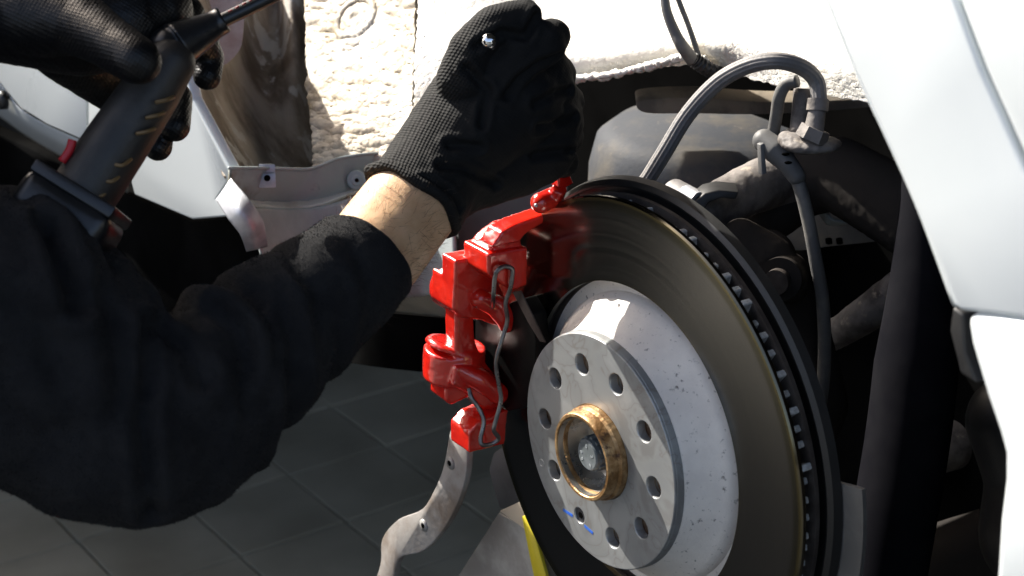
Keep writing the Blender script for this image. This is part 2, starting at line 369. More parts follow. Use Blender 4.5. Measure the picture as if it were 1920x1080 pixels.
# ================================================================== SETTING
yd = bmesh.new(); bmesh.ops.create_cube(yd, size=1, matrix=Matrix.Translation((-12.5, 0, -.02)) @ Matrix.Diagonal((20, 30, .06, 1)))  # unseen ground slab, added to bounce sunlight and show in the disc
yo = link('bounce_yard', yd, M('bounce_yard_concrete', (.15, .148, .14), (.11, .108, .10), 1.5, rough=.85, bump=.2), smooth=False); yo['kind'] = 'structure'
fl = bmesh.new(); s_ = 12
bmesh.ops.create_grid(fl, x_segments=1, y_segments=1, size=s_); fo = link('floor', fl, m_floor, smooth=False); fo['kind'] = 'structure'
E1 = Vector((math.cos(rad(35)), math.sin(rad(35)), 0)); E2 = Vector((E1.y, -E1.x, 0)); T0 = PF(620, 771)
bm = bmesh.new(); bmesh.ops.create_cube(bm, size=1, matrix=Matrix.Diagonal((.196, .196, .012, 1))); bevel(bm, .0015, 1)
tm = bpy.data.meshes.new('tile'); bm.to_mesh(tm); bm.free(); tm.materials.append(m_tile)
RT = Matrix((E1, -E2, UPV)).transposed().to_4x4()
def proj(p):
    v = RM.transposed() @ (Vector(p)-CL); return 960+F*v.x/-v.z, 540-F*v.y/-v.z
for i in range(-14, 16):
    for j in range(-14, 16):
        c = T0+E1*.2*(i+.5)+E2*.2*(j+.5); px, py = proj((c.x, c.y, 0))
        if (-150 < px < 1150 and 380 < py < 1180) or (1150 <= px < 2000 and 560 < py < 1180):
            o = bpy.data.objects.new('tile', tm); COL.objects.link(o); o.parent = fo
            o.matrix_world = Matrix.Translation((c.x, c.y, .0045+random.uniform(-.0006, .0006))) @ RT
# unseen workshop shell, put in to darken the fill; daylight enters the open side
def slab(name, x0, x1, y0, y1, z0, z1, m):
    bm = bmesh.new(); bmesh.ops.create_cube(bm, size=1, matrix=Matrix.Translation(((x0+x1)/2, (y0+y1)/2, (z0+z1)/2)) @ Matrix.Diagonal((x1-x0, y1-y0, z1-z0, 1)))
    o = link(name, bm, m, smooth=False); o['kind'] = 'structure'; return o
m_wall = M('workshop_wall', (.16, .16, .15), (.12, .12, .115), 3, rough=.8)
slab('back_wall', -3.2, 6, 7, 7.2, 0, 4.2, m_wall)
slab('right_wall', 6, 6.2, -5, 7.2, 0, 4.2, m_wall)
slab('floor_shade_wall', -2.4, -2.2, 2.4, 7.2, 0, 2.55, m_wall)  # unseen wall, placed to keep the sun off the floor tiles
slab('glove_shade_pier', -2.4, -2.2, 1.7, 2.74, 0, 4.2, m_wall)  # unseen pier, added to shade the left glove and jacket elbow
slab('ceiling', -1.6, 6.2, -1.5, 7.2, 4.2, 4.35, m_wall)

# ================================================================== CAR (body panels and wheel well)
car = thing('car', 'white car body raised with its wheel off, open wheel arch with flaking underseal', 'car', U(1700, 200, 1.0))
# near panel behind the wheel
def curvedpanel(name, poly, h, t, m, parent, bev=.0015, lean=0.0, div=10):
    """body panel: plate whose surface leans inboard with height"""
    bm = bmesh.new(); prism(bm, [PA(x, y, h) for x, y in poly], AX*-t); bevel(bm, bev, 3)
    return autosmooth(link(name, bm, m, parent), 40)
HB = .055
curvedpanel('quarter_panel', [(1532, -40), (1600, 130), (1665, 270), (1722, 400), (1786, 572), (1800, 584), (1860, 590), (2100, 622), (2100, 560), (1920, 318), (1838, 130), (1774, -40)], HB, .012, m_white, car, .003)
curvedpanel('rear_door', [(1782, -40), (1846, 130), (1930, 318), (2100, 545), (2300, 500), (2300, -40)], HB, .012, m_white, car, .003)
curvedpanel('bumper', [(1805, 587), (1814, 645), (1842, 740), (1866, 810), (1877, 850), (1877, 900), (1868, 975), (1858, 1130), (2300, 1130), (2300, 650), (2100, 625), (1900, 597), (1860, 592)], HB+.001, .02, m_white, car, .006)
curvedpanel('shut_line_backing', [(1760, -40), (1830, 130), (1915, 318), (2095, 560), (2115, 530), (1940, 305), (1858, 130), (1795, -40)], HB-.006, .004, m_blk, car, 0)  # black strip behind the shut line; the gap's shade put into colour
curvedpanel('bumper_bracket', [(1786, 575), (1806, 590), (1808, 660), (1830, 720), (1800, 700), (1780, 620)], HB-.02, .03, m_blk, car)
# return flange of the arch
for nm, P in (('arch_flange', [(1532, -40), (1600, 130), (1665, 270), (1722, 400), (1786, 572)]),):
    bm = bmesh.new(); q = catmull([PA(x, y, HB-.008) for x, y in P], 6); V = []
    for p in q: V.append([bm.verts.new(p+d) for d in (Vector(), -AX*.03, -AX*.03+LX*.002, LX*.002)])
    for A, B in zip(V, V[1:]):
        for i in range(4): bm.faces.new((A[i], A[(i+1) % 4], B[(i+1) % 4], B[i]))
    bm.faces.new(V[0]); bm.faces.new(V[-1][::-1]); bmesh.ops.recalc_face_normals(bm, faces=bm.faces)
    link(nm, bm, m_white, car)
# sill on the far side of the arch
curvedpanel('sill_panel', [(-200, 60), (-200, 60), (-60, 95), (0, 154), (38, 201), (88, 232), (161, 264), (161, 60)][1:], .05, .01, m_white, car, .0004)
curvedpanel('front_sill_panel', [(165, 60), (165, 266), (235, 300), (252, 366), (360, 412), (431, 406), (404, 374), (432, 333), (431, 318), (360, 186), (330, 60)], .05, .01, m_white, car, .002)
P1 = [(-200, 20), (-60, 98), (0, 156), (38, 203), (88, 234), (150, 262), (236, 302)]
P2 = [(-200, 120), (-60, 185), (0, 220), (38, 247), (88, 278), (150, 312), (240, 362)]
me = patch([[PA(x, y, .041) for x, y in P1], [PA(x, y, .034) for x, y in [((a[0]+b[0])/2, (a[1]+b[1])/2) for a, b in zip(P1, P2)]], [PA(x, y, .012) for x, y in P2]], 6, 6)
o = solid(link('sill_underside', me, m_white, car), .001, 0)
bm = bmesh.new(); c = PA(3, 188, .048); R = frame(AX)
cone(bm, c-AX*.004, .010, c+AX*.003, .009); link('drain_plug', bm, m_blk, car)
plate('sill_shade_sheet', [(-260, 130), (222, 357), (360, 413), (431, 408), (480, 440), (500, 480), (470, 570), (380, 610), (280, 620), (200, 600), (100, 560), (-260, 430)], -.0, .02, m_dark, car, .003)  # near-black sheet added below the sill, standing in for shade there

# inner panel with stains
def g(*a): return [U(*p) for p in a]
me = patch([g((300, -60, 1.54), (400, -60, 1.68), (470, -60, 1.78), (520, -60, 1.80), (548, -60, 1.76), (590, -60, 1.80)),
            g((340, 60, 1.54), (415, 60, 1.67), (480, 60, 1.77), (525, 60, 1.79), (552, 60, 1.75), (592, 60, 1.79)),
            g((340, 170, 1.52), (420, 160, 1.65), (485, 160, 1.73), (527, 160, 1.735), (555, 160, 1.735), (596, 160, 1.77)),
            g((385, 250, 1.52), (435, 240, 1.62), (490, 240, 1.69), (528, 240, 1.715), (556, 245, 1.72), (600, 245, 1.75)),
            g((420, 335, 1.49), (455, 335, 1.56), (500, 335, 1.64), (540, 335, 1.68), (570, 335, 1.70), (620, 335, 1.72))], 22, 22,
           lambda v: .0022*fbm(v*np.array([60, 60, 22]), 5, 3)+.0006*fbm(v*300, 3, 9))
solid(link('inner_panel', me, m_liner, car), .003, -1)
# pink sealed patch
plate('sealer_patch', [(380, -30), (425, -30), (455, 0), (456, 60), (448, 95), (420, 122), (405, 110), (395, 60)], 0, .001, M('pink_primer', (.50, .36, .33), (.62, .50, .47), 40, rough=.6, bump=.3), car, 0, True,
      plane=lambda x, y, h: U(x, y, 1.64))
# underseal sheet: the wrinkled part and the pale part to its right
NU = np.array((RM @ Vector((-.62, .15, .77))).normalized())
def wr(v):
    q = np.stack([v[:, 0]*60+v[:, 2]*70, v[:, 1]*60, v[:, 2]*260-v[:, 0]*60], 1)
    cp_ = np.array(U(668, 36, 1.672)); r_ = np.linalg.norm((v-cp_)-np.outer((v-cp_) @ NU, NU), axis=1)
    ring = -.0022*np.exp(-((r_-.0190)/.0016)**2)+.0009*np.exp(-((r_-.0165)/.0014)**2)+.0012*np.exp(-(r_/.004)**2)-.0008*np.exp(-((r_-.0075)/.0018)**2)
    return .0026*fbm(q, 4, 7)*np.clip((r_-.012)/.012, .35, 1)+.0006*fbm(v*260, 3, 5)+ring
me = patch([g((574, -60, 1.74), (650, -60, 1.71), (720, -60, 1.685), (786, -60, 1.66)),
            g((578, 60, 1.70), (650, 60, 1.672), (720, 60, 1.648), (782, 60, 1.625)),
            g((580, 170, 1.655), (650, 170, 1.63), (720, 170, 1.608), (778, 170, 1.588)),
            g((590, 262, 1.62), (650, 262, 1.597), (720, 250, 1.58), (772, 235, 1.568)),
            g((590, 330, 1.60), (650, 330, 1.585), (710, 320, 1.572), (738, 290, 1.565))], 60, 48, wr)
solid(link('underseal_sheet', me, m_seal, car), .004, -1)
me = patch([g((790, -60, 1.645), (900, -60, 1.62), (1100, -60, 1.62), (1300, -60, 1.53), (1450, -60, 1.45), (1640, -60, 1.36)),
            g((786, 40, 1.61), (900, 40, 1.59), (1100, 40, 1.565), (1300, 30, 1.475), (1450, 30, 1.40), (1640, 40, 1.31)),
            g((782, 120, 1.58), (900, 100, 1.565), (1100, 100, 1.52), (1300, 80, 1.445), (1450, 90, 1.38), (1640, 120, 1.28)),
            g((778, 250, 1.555), (900, 150, 1.55), (1090, 140, 1.525), (1330, 112, 1.45), (1430, 150, 1.40), (1640, 190, 1.29))], 60, 50,
           lambda v: .0012*fbm(v*np.array([40, 40, 50]), 4, 21)+.0006*fbm(v*420, 3, 25))
solid(link('inner_wing', me, m_seal2, car), .005, -1)
# lower lip: flange, ledge and outer skin
fl_t = [(428, 316), (500, 316), (570, 318), (600, 312), (640, 297), (720, 287), (800, 290)]
fl_b = [(424, 372), (470, 378), (530, 380), (590, 376), (640, 364), (690, 352), (800, 350)]
n7 = [1.47, 1.50, 1.53, 1.54, 1.555, 1.58, 1.62]
me = patch([[U(x, y, d) for (x, y), d in zip(fl_t, n7)], [U((a[0]+b[0])/2, (a[1]+b[1])/2, d-.002) for a, b, d in zip(fl_t, fl_b, n7)], [U(x, y, d) for (x, y), d in zip(fl_b, n7)]], 14, 12, lambda v: .0005*fbm(v*120, 3, 4))
solid(link('arch_lip', me, m_flange, car), .0025, -1)
bm = bmesh.new(); tube(bm, [U(x, y-1, d-.004) for (x, y), d in zip(fl_t, n7)], .0013, 8, 8); link('lip_edge', bm, m_pale, car)
fl_c = [(430, 380), (480, 388), (540, 392), (600, 388), (640, 374), (690, 358), (800, 356)]
me = patch([[U(x, y, d) for (x, y), d in zip(fl_b, n7)], [U(x, y, d-.016) for (x, y), d in zip(fl_c, n7)]], 14, 8, lambda v: .001*fbm(v*160, 4, 14))
solid(link('lip_ledge', me, m_seal2, car), .002, -1)
fl_d = [(500, 540), (540, 540), (600, 545), (660, 560), (740, 558), (800, 554), (862, 540)]
n8 = [1.455, 1.48, 1.51, 1.52, 1.53, 1.54, 1.5]
fl_c2 = [(470, 392), (500, 392), (560, 392), (610, 386), (700, 360), (780, 350), (850, 345)]
me = patch([[U(x, y, d) for (x, y), d in zip(fl_c2, n8)], [U((a[0]+b[0])/2, (a[1]+b[1])/2, d-.004) for a, b, d in zip(fl_c2, fl_d, n8)], [U(x, y, d) for (x, y), d in zip(fl_d, n8)]], 12, 12, lambda v: .0006*fbm(v*60, 3, 4))
solid(link('lower_skin', me, m_pale, car), .0025, -1)
me = patch([[U(x, y, 1.545) for x, y in ((850, 300), (920, 300), (1010, 300), (1065, 300))], [U(x, y, 1.53) for x, y in ((855, 430), (920, 430), (1010, 430), (1065, 430))], [U(x, y, 1.52) for x, y in ((862, 545), (920, 545), (1010, 545), (1065, 545))]], 10, 8, lambda v: .001*fbm(v*60, 3, 4))
solid(link('inner_sill', me, M('dusky_panel', (.06, .062, .065), (.10, .10, .10), 12, rough=.6, bump=.2), car), .0025, -1)
# square speed clip and round grommet on the lip
d_ = 1.495
clip = plate('speed_clip', [(486, 326), (517, 324), (518, 352), (486, 353)], 0, .0022, m_galv, car, .0006, plane=lambda x, y, h: U(x, y, d_))
bm = bmesh.new(); cone(bm, U(501, 334, d_-.0005), .0026, U(501, 334, d_-.004), .0026); h_ = link('clip_hole', bm, m_dark, clip)
plate('speed_clip_tab', [(487, 308), (516, 308), (517, 327), (486, 327)], 0, .002, m_galv, car, .0006, plane=lambda x, y, h: U(x, y, d_+.002))
bm = bmesh.new(); gc = U(669, 338, 1.553); gd = (U(669, 338, 1.5)-gc).normalized()
cone(bm, gc, .0085, gc+gd*.003, .0075); cone(bm, gc+gd*.003, .005, gc+gd*.0045, .004); gr = link('grommet', bm, m_pale, car); autosmooth(gr)
bm = bmesh.new(); cone(bm, gc+gd*.0040, .0017, gc+gd*.0050, .0017); link('grommet_hole', bm, m_dark, gr)
# loose strip bracket hanging at the sill end
me = patch([g((404, 374, 1.455), (426, 408, 1.435), (450, 440, 1.435), (462, 472, 1.45)), g((418, 355, 1.45), (447, 390, 1.428), (472, 428, 1.43), (482, 468, 1.447)), g((433, 334, 1.455), (466, 372, 1.435), (494, 415, 1.437), (502, 462, 1.452))], 8, 8, lambda v: .0004*fbm(v*90, 3, 2))
solid(link('strip_bracket', me, m_galv, car), .0022, -1)
# torn lower edge of the inner wing
me = patch([g((1075, 140, 1.51), (1150, 132, 1.48), (1230, 112, 1.455), (1300, 96, 1.43), (1345, 128, 1.43)),
            g((1078, 149, 1.515), (1160, 138, 1.485), (1235, 120, 1.46), (1305, 106, 1.435), (1350, 138, 1.435))], 40, 5, lambda v: .003*fbm(v*260, 4, 33))
solid(link('torn_edge', me, m_seal2, car), .004, -1)
# near-black sheets: shade inside the wheel house put into their colour
def quad(name, pts, m, parent):
    bm = bmesh.new(); f = bm.faces.new([bm.verts.new(p) for p in pts]); o = link(name, bm, m, parent, smooth=False); return solid(o, .004, 0)
Hn = lambda l, v, h: C0+LX*l+UPV*v+AX*h
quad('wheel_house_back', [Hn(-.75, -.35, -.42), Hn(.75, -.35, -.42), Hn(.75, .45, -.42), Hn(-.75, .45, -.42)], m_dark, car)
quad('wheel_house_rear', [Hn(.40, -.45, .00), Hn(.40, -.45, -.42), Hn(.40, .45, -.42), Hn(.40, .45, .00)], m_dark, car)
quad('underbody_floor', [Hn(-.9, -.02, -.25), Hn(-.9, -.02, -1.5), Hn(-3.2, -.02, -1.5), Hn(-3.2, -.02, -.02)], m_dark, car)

# ================================================================== SUSPENSION AND PIPES
t = thing('air_spring', 'dusty grey cylindrical air spring behind the brake hose, under a flat tan seat', 'spring', U(1330, 500, 1.62))
def cyl(name, p0, r0, p1, r1, m, parent, bev=.002, seg=64):
    bm = bmesh.new(); cone(bm, p0, r0, p1, r1, seg); bevel(bm, bev, 3, 50); return autosmooth(link(name, bm, m, parent), 35)
c = U(1320, 330, 1.66)
bm = bmesh.new()
for rr, z in ((.078, -.1),): pass
bm = lathe([(0, -.12), (.085, -.12), (.100, -.09), (.103, -.03), (.102, .02), (.096, .045), (.080, .058), (0, .060)], 96, closed=False)
me = bpy.data.meshes.new('b'); bm.transform(Matrix.Translation(c+Vector((0, 0, -.01)))); bm.to_mesh(me); bm.free(); link('bellows', me, M('bellows_dusty', (.05, .055, .065), (.11, .10, .085), 12, rough=.7, bump=.4, bscale=200, lo=.4, hi=.62, c3=(.16, .14, .12), s3=60, lo3=.6, hi3=.75, spec=.2), t)
bm = bmesh.new(); prism(bm, [U(x, y, 1.53) for x, y in roundpoly([(1193, 196), (1212, 187), (1300, 183), (1450, 192), (1640, 186), (1640, 200), (1450, 214), (1300, 213), (1212, 212)])], (0, .02, .004)); bevel(bm, .001)
link('spring_seat', bm, M('seat_tan', (.20, .165, .12), (.10, .085, .065), 30, rough=.7, bump=.3), t)
# control arm tube in front of it
t = thing('upper_control_arm', 'thick dirty black curved suspension arm behind the top of the disc', 'suspension arm', U(1450, 360, 1.45))
bm = bmesh.new()
chain(bm, [(U(1255, 420, 1.36), .014), (U(1330, 395, 1.38), .018), (U(1400, 358, 1.40), .019), (U(1450, 338, 1.42), .021), (U(1500, 345, 1.44), .026)])
me = remesh(bm, .0016, 6); displace(me, lambda v: .0006*fbm(v*200, 4, 8)); link('arm_casting', me, m_arm, t)
bm = bmesh.new()
chain(bm, [(U(1360, 440, 1.44), .016), (U(1430, 395, 1.44), .027), (U(1500, 335, 1.44), .030), (U(1570, 325, 1.42), .028), (U(1640, 365, 1.40), .029), (U(1720, 410, 1.38), .031)])
me = remesh(bm, .0018, 6); displace(me, lambda v: .0006*fbm(v*200, 4, 8)); link('arm_body', me, m_black_dirty, t)
bm = bmesh.new(); P = [(1300, 372), (1330, 362), (1352, 356), (1384, 360), (1386, 366), (1365, 385), (1340, 398), (1320, 410), (1345, 372), (1322, 372), (1305, 385)]
prism(bm, [U(x, y, 1.345) for x, y in [(1302, 378), (1322, 362), (1348, 356), (1386, 360), (1380, 374), (1352, 372), (1330, 380), (1316, 400)]], (0, .02, 0)); bevel(bm, .001)
link('arm_clip', bm, m_blk, t)
cyl('bush', U(1300, 385, 1.36), .012, U(1262, 362, 1.38), .011, m_rubber, t)
cyl('pivot_bolt', U(1308, 376, 1.35), .0065, U(1285, 362, 1.36), .0065, m_galv, t)
# ball joint carrier, lower
t = thing('hub_carrier', 'dull brown knuckle casting with a round eye, right behind the disc edge', 'hub carrier', U(1450, 520, 1.35))
bm = bmesh.new()
chain(bm, [(U(1390, 450, 1.36), .016), (U(1440, 490, 1.355), .020), (U(1475, 530, 1.35), .016)])
chain(bm, [(U(1440, 480, 1.38), .02), (U(1500, 620, 1.39), .022), (U(1530, 760, 1.39), .024), (U(1450, 900, 1.40), .03), (U(1300, 800, 1.42), .05)])
me = remesh(bm, .0018, 5); displace(me, lambda v: .0006*fbm(v*180, 4, 8)); link('carrier_casting', me, m_black_dirty, t)
cyl('eye', U(1462, 524, 1.325), .0155, U(1478, 512, 1.36), .0155, m_black_dirty, t)
cyl('eye_bolt', U(1454, 530, 1.318), .009, U(1470, 518, 1.34), .009, m_rim, t)
# pressed dish with bright tab
t = thing('spring_pan', 'grey pressed steel dish with bright curled tab and two small slots', 'spring pan', U(1530, 430, 1.5))
poly = [(1432, 440), (1452, 415), (1490, 396), (1520, 386), (1560, 400), (1600, 416), (1680, 440), (1650, 452), (1560, 462), (1500, 470), (1450, 462)]
plate('dish', poly, 0, .006, m_dusty, t, .002, True, plane=lambda x, y, h: U(x, y, 1.50))
me = patch([g((1512, 384, 1.44), (1540, 386, 1.44), (1562, 408, 1.44), (1592, 415, 1.44)), g((1522, 392, 1.45), (1540, 400, 1.45), (1554, 418, 1.45), (1585, 418, 1.45))], 8, 4)
solid(link('tab', me, m_pale, t), .002, -1)
for x in (1556, 1576): plate('slot', [(x-4, 449), (x+4, 447), (x+5, 457), (x-3, 459)], 0, .003, m_dark, t, 0, plane=lambda x, y, h: U(x, y, 1.492))
# lateral link, sunlit
t = thing('lateral_link', 'dusty steel lateral link catching light between disc and black strut', 'suspension link', U(1600, 600, 1.4))
bm = bmesh.new(); chain(bm, [(U(1500, 668, 1.46), .009), (U(1600, 606, 1.43), .013), (U(1690, 545, 1.40), .016), (U(1800, 470, 1.36), .016)])
me = remesh(bm, .0015, 3); displace(me, lambda v: .0008*fbm(v*180, 4, 3)); link('link_bar', me, m_arm, t)
# strut / damper: broad black body at right
t = thing('damper', 'broad matt black damper tube between the disc and white bumper', 'damper', U(1700, 1080, 1.25))
bm = bmesh.new(); tube(bm, [U(1735, 300, 1.25), U(1732, 480, 1.25), U(1722, 640, 1.25), U(1702, 820, 1.25), U(1668, 1020, 1.25), U(1640, 1180, 1.25)], lambda s: .014+.014*min(1, s*2.2), 40, 8)
link('damper_tube', bm, m_matt, t)
# exhaust / axle bits in the lower right
t = thing('silencer', 'dark rounded silencer with a dull edge behind the white bumper', 'silencer', U(1850, 1000, 1.3))
bm = bmesh.new(); chain(bm, [(U(1900, 790, 1.42), .036), (U(1960, 900, 1.42), .045), (U(1960, 1000, 1.42), .05)]); link('silencer_shell', remesh(bm, .003, 4), m_blk, t)
bm = bmesh.new(); chain(bm, [(U(1700, 860, 1.55), .02), (U(1790, 830, 1.55), .022), (U(1860, 800, 1.55), .02)]); link('exhaust_pipe', remesh(bm, .003, 4), m_arm, t)
t = thing('rear_subframe', 'dark subframe beam running low behind the damper', 'subframe', U(1700, 1060, 1.5))
bm = bmesh.new(); chain(bm, [(U(1560, 1100, 1.5), .035), (U(1700, 1090, 1.5), .04), (U(1800, 1040, 1.48), .03), (U(1900, 1010, 1.47), .03)]); link('beam', remesh(bm, .003, 6), m_black_dirty, t)

# hoses
def UH(x, y, d): return U(x, y, d-.065*min(1, max(0, (x-1200)/250)))
t = thing('brake_hose', 'thick ribbed grey brake hose arching over the spring to a hex fitting', 'brake hose', UH(1530, 230, 1.35))
rib = lambda q: 1+.05*math.cos(q*12)
bm = bmesh.new(); tube(bm, [UH(*p) for p in [(1195, 362, 1.33), (1215, 335, 1.33), (1246, 285, 1.33), (1290, 214, 1.335), (1345, 155, 1.34), (1400, 124, 1.345), (1455, 114, 1.35), (1503, 126, 1.355), (1530, 152, 1.36), (1536, 192, 1.36)]], .0056, 48, 9, rib)
link('hose', bm, m_rubber, t)
cyl('ferrule', UH(1534, 186, 1.36), .0076, UH(1532, 208, 1.36), .0076, m_arm, t)
cyl('crimp', UH(1532, 208, 1.36), .0060, UH(1526, 246, 1.36), .0070, m_arm, t)
bm = bmesh.new(); cone(bm, UH(1530, 240, 1.36), .0105, UH(1520, 262, 1.362), .0115, 6); bevel(bm, .0008); autosmooth(link('hex_nut', bm, m_arm, t))
bm = bmesh.new(); tube(bm, [UH(1508, 168, 1.375), UH(1504, 210, 1.375), UH(1500, 250, 1.375)], .0075, 24, 4); link('pipe_stub', bm, m_arm, t)
bm = bmesh.new(); ball(bm, UH(1500, 262, 1.375), Matrix.Diagonal((.016, .016, .007, 1))); ball(bm, UH(1520, 270, 1.37), Matrix.Diagonal((.022, .016, .006, 1)))
me = remesh(bm, .0012, 3); displace(me, lambda v: .0008*fbm(v*300, 4, 3)); link('bracket_foot', me, m_arm, t)
t = thing('sensor_cable', 'grey wheel speed sensor cable with fat oval plug, hanging right of disc', 'cable', U(1480, 290, 1.32))
bm = bmesh.new(); tube(bm, [U(1495, 152, 1.30), U(1474, 158, 1.305), U(1461, 182, 1.31), U(1456, 215, 1.318), U(1448, 262, 1.33)], .0045, 16, 8); link('upper_cable', bm, m_cable, t)
bm = bmesh.new(); chain(bm, [(U(1433, 264, 1.325), .0085), (U(1455, 282, 1.32), .0095), (U(1478, 308, 1.315), .0072), (U(1493, 330, 1.315), .0066)])
plug = link('plug', remesh(bm, .0007, 5), m_cable, t)
for q in ((1473, 289), (1478, 305)):
    bm = bmesh.new(); ball(bm, U(q[0], q[1], 1.3085), Matrix.Diagonal((.0028, .0014, .0012, 1)) ); link('vent_slot', bm, m_dark, plug)
plate('plug_clip', [(1426, 272), (1433, 268), (1438, 325), (1429, 328)], 0, .004, m_cable, plug, .0004, plane=lambda x, y, h: U(x, y, 1.315))
bm = bmesh.new(); tube(bm, [U(*p) for p in [(1490, 325, 1.317), (1503, 362, 1.317), (1517, 420, 1.32), (1530, 490, 1.325), (1542, 560, 1.335), (1546, 640, 1.345), (1543, 720, 1.355), (1530, 800, 1.37)]], .0048, 20, 9); link('lower_cable', bm, m_cable, t)
t = thing('wiring_loom', 'taped grey wiring loom with ribbed end hanging from the pale inner wing', 'wiring loom', U(1270, 20, 1.4))
bm = bmesh.new(); tube(bm, [U(*p) for p in [(1244, -30, 1.40), (1250, 20, 1.40), (1266, 62, 1.40), (1280, 88, 1.40), (1298, 112, 1.41)]], lambda s: .0032+.002*s, 14, 8); link('taped_lead', bm, m_cable, t)
bm = bmesh.new(); tube(bm, [U(*p) for p in [(1262, -30, 1.41), (1276, 10, 1.41), (1288, 40, 1.41), (1302, 80, 1.41), (1312, 112, 1.415)]], .0022, 10, 8); link('thin_lead', bm, m_cable, t)
bm = bmesh.new(); tube(bm, [U(*p) for p in [(1298, 110, 1.41), (1318, 124, 1.415), (1348, 140, 1.43)]], lambda s: .0052+.0009*math.sin(s*46), 14, 24); link('convoluted_sleeve', bm, m_blk, t)

# ================================================================== BRAKE DISC (local frame: z = outboard along the axle)
disc = thing('brake_disc', 'large ventilated brake disc with white painted hat and ten-hole face', 'brake disc', mat4=Wm.copy())
R0 = .165; H2 = -.0268; H3 = -.0419
def dl(name, bm, m, parent=disc, ang=35): return autosmooth(link(name, bm, m, parent, local=True), ang)
dl('friction_ring', lathe([(.1085, H2), (R0-.0012, H2), (R0, H2-.0012), (R0, H2-.0036), (.1085, H2-.0036)], 256), m_disc)
dl('rear_ring', lathe([(.1085, H3+.0040), (R0, H3+.0040), (R0, H3+.0008), (R0-.001, H3), (.1085, H3)], 256), m_rim)
bm = bmesh.new(); bmesh.ops.create_cube(bm, size=1, matrix=Matrix.Translation((.1514, 0, (H2-.0036+H3+.0040)/2)) @ Matrix.Rotation(rad(14), 4, 'Z') @ Matrix.Diagonal((.026, .0042, (H2-.0036)-(H3+.0040)+.0006, 1))); bevel(bm, .0007, 1)
vm = bpy.data.meshes.new('vane'); bm.to_mesh(vm); bm.free(); vm.materials.append(m_vane)
NV = 90
for i in range(NV):
    o = bpy.data.objects.new('vane', vm); COL.objects.link(o); o.parent = disc; o.rotation_euler = (random.uniform(-.004, .004), random.uniform(-.004, .004), 2*math.pi*(i+random.uniform(-.16, .16))/NV); q_ = random.uniform(.97, 1.005); o.scale = (q_, q_, 1)
dl('vent_core', lathe([(.112, H2-.004), (.136, H2-.004), (.136, H3+.005), (.112, H3+.005)], 96), m_rim)
# hat: bell wall and flare
dl('hat', lathe([(.0795, -.0065), (.0805, -.0075), (.0815, -.010), (.0895, -.024), (.0945, -.029), (.0985, -.0335), (.0995, -.038), (.109, -.0385), (.109, -.044), (.088, -.044), (.076, -.012), (.076, -.0065)], 256), m_hat, ang=50)
# hat face with its ten bolt holes, cut as a 2D outline
cu = bpy.data.curves.new('face', 'CURVE'); cu.dimensions = '2D'; cu.fill_mode = 'BOTH'; cu.extrude = .0026; cu.bevel_depth = .0008; cu.bevel_resolution = 2
def circ(x, y, r, n=40):
    s = cu.splines.new('POLY'); s.points.add(n-1); s.use_cyclic_u = True
    for i in range(n): s.points[i].co = (x+r*math.cos(2*math.pi*i/n), y+r*math.sin(2*math.pi*i/n), 0, 1)
circ(0, 0, .0790, 180); circ(0, 0, .0328, 80)
HA = [36*k for k in range(10)]
for k in HA:
    r_ = .0078 if k != 252 else .0062
    circ(.0587*math.cos(rad(k)), .0587*math.sin(rad(k)), r_)
fo_ = bpy.data.objects.new('tmp', cu); COL.objects.link(fo_); dg = bpy.context.evaluated_depsgraph_get()
me = bpy.data.meshes.new_from_object(fo_.evaluated_get(dg)); bpy.data.objects.remove(fo_)
for v in me.vertices: v.co.z -= .0034
me.materials.clear(); face = autosmooth(link('hat_face', me, m_face, disc, local=True), 40)
bmr = lathe([(.0788, -.0012), (.0800, -.0022), (.0806, -.0068), (.0770, -.0068), (.0770, -.0056)], 220); dl('face_rim', bmr, m_face)
s_ = bmesh.new(); cone(s_, Vector((.0587*math.cos(rad(252)), .0587*math.sin(rad(252)), -.008)), .006, Vector((.0587*math.cos(rad(252)), .0587*math.sin(rad(252)), -.0012)), .0058, 32)
scr = dl('locating_screw', s_, M('screw_dark', (.07, .075, .09), (.12, .12, .13), 200, rough=.4, metal=.7))
s_ = bmesh.new(); cone(s_, Vector((.0587*math.cos(rad(252)), .0587*math.sin(rad(252)), -.0011)), .0024, Vector((.0587*math.cos(rad(252)), .0587*math.sin(rad(252)), -.0008)), .0024, 6); dl('hex_socket', s_, m_dark, scr)
for k in HA:
    if k == 252: continue
    x, y = .0587*math.cos(rad(k)), .0587*math.sin(rad(k)); bm = lathe([(.0080, -.0012), (.0080, -.0076), (.0076, -.0076), (.00765, -.0016)], 32); bm.transform(Matrix.Translation((x, y, 0))); dl('bolt_hole', bm, m_hole)
# blue paint pen marks either side of the screw
def mark(x0, y0, x1, y1, wd):
    d = Vector((x1-x0, y1-y0, 0)); n = Vector((-d.y, d.x, 0)).normalized()*wd/2; bm = bmesh.new()
    prism(bm, [Vector((x0, y0, .00009))+n*.7, Vector((x0, y0, .00009))-n, Vector((x1, y1, .00009))-n*.8, Vector((x1, y1, .00009))+n*.9], (0, 0, .00012)); dl('paint_mark', bm, m_blue)
iw = Wm.inverted()
def loc2(x, y, h=0): p = iw @ PA(x, y, h); return p.x, p.y
mark(*loc2(1056, 955), *loc2(1074, 967), .0026); mark(*loc2(1096, 985), *loc2(1112, 1000), .0026)
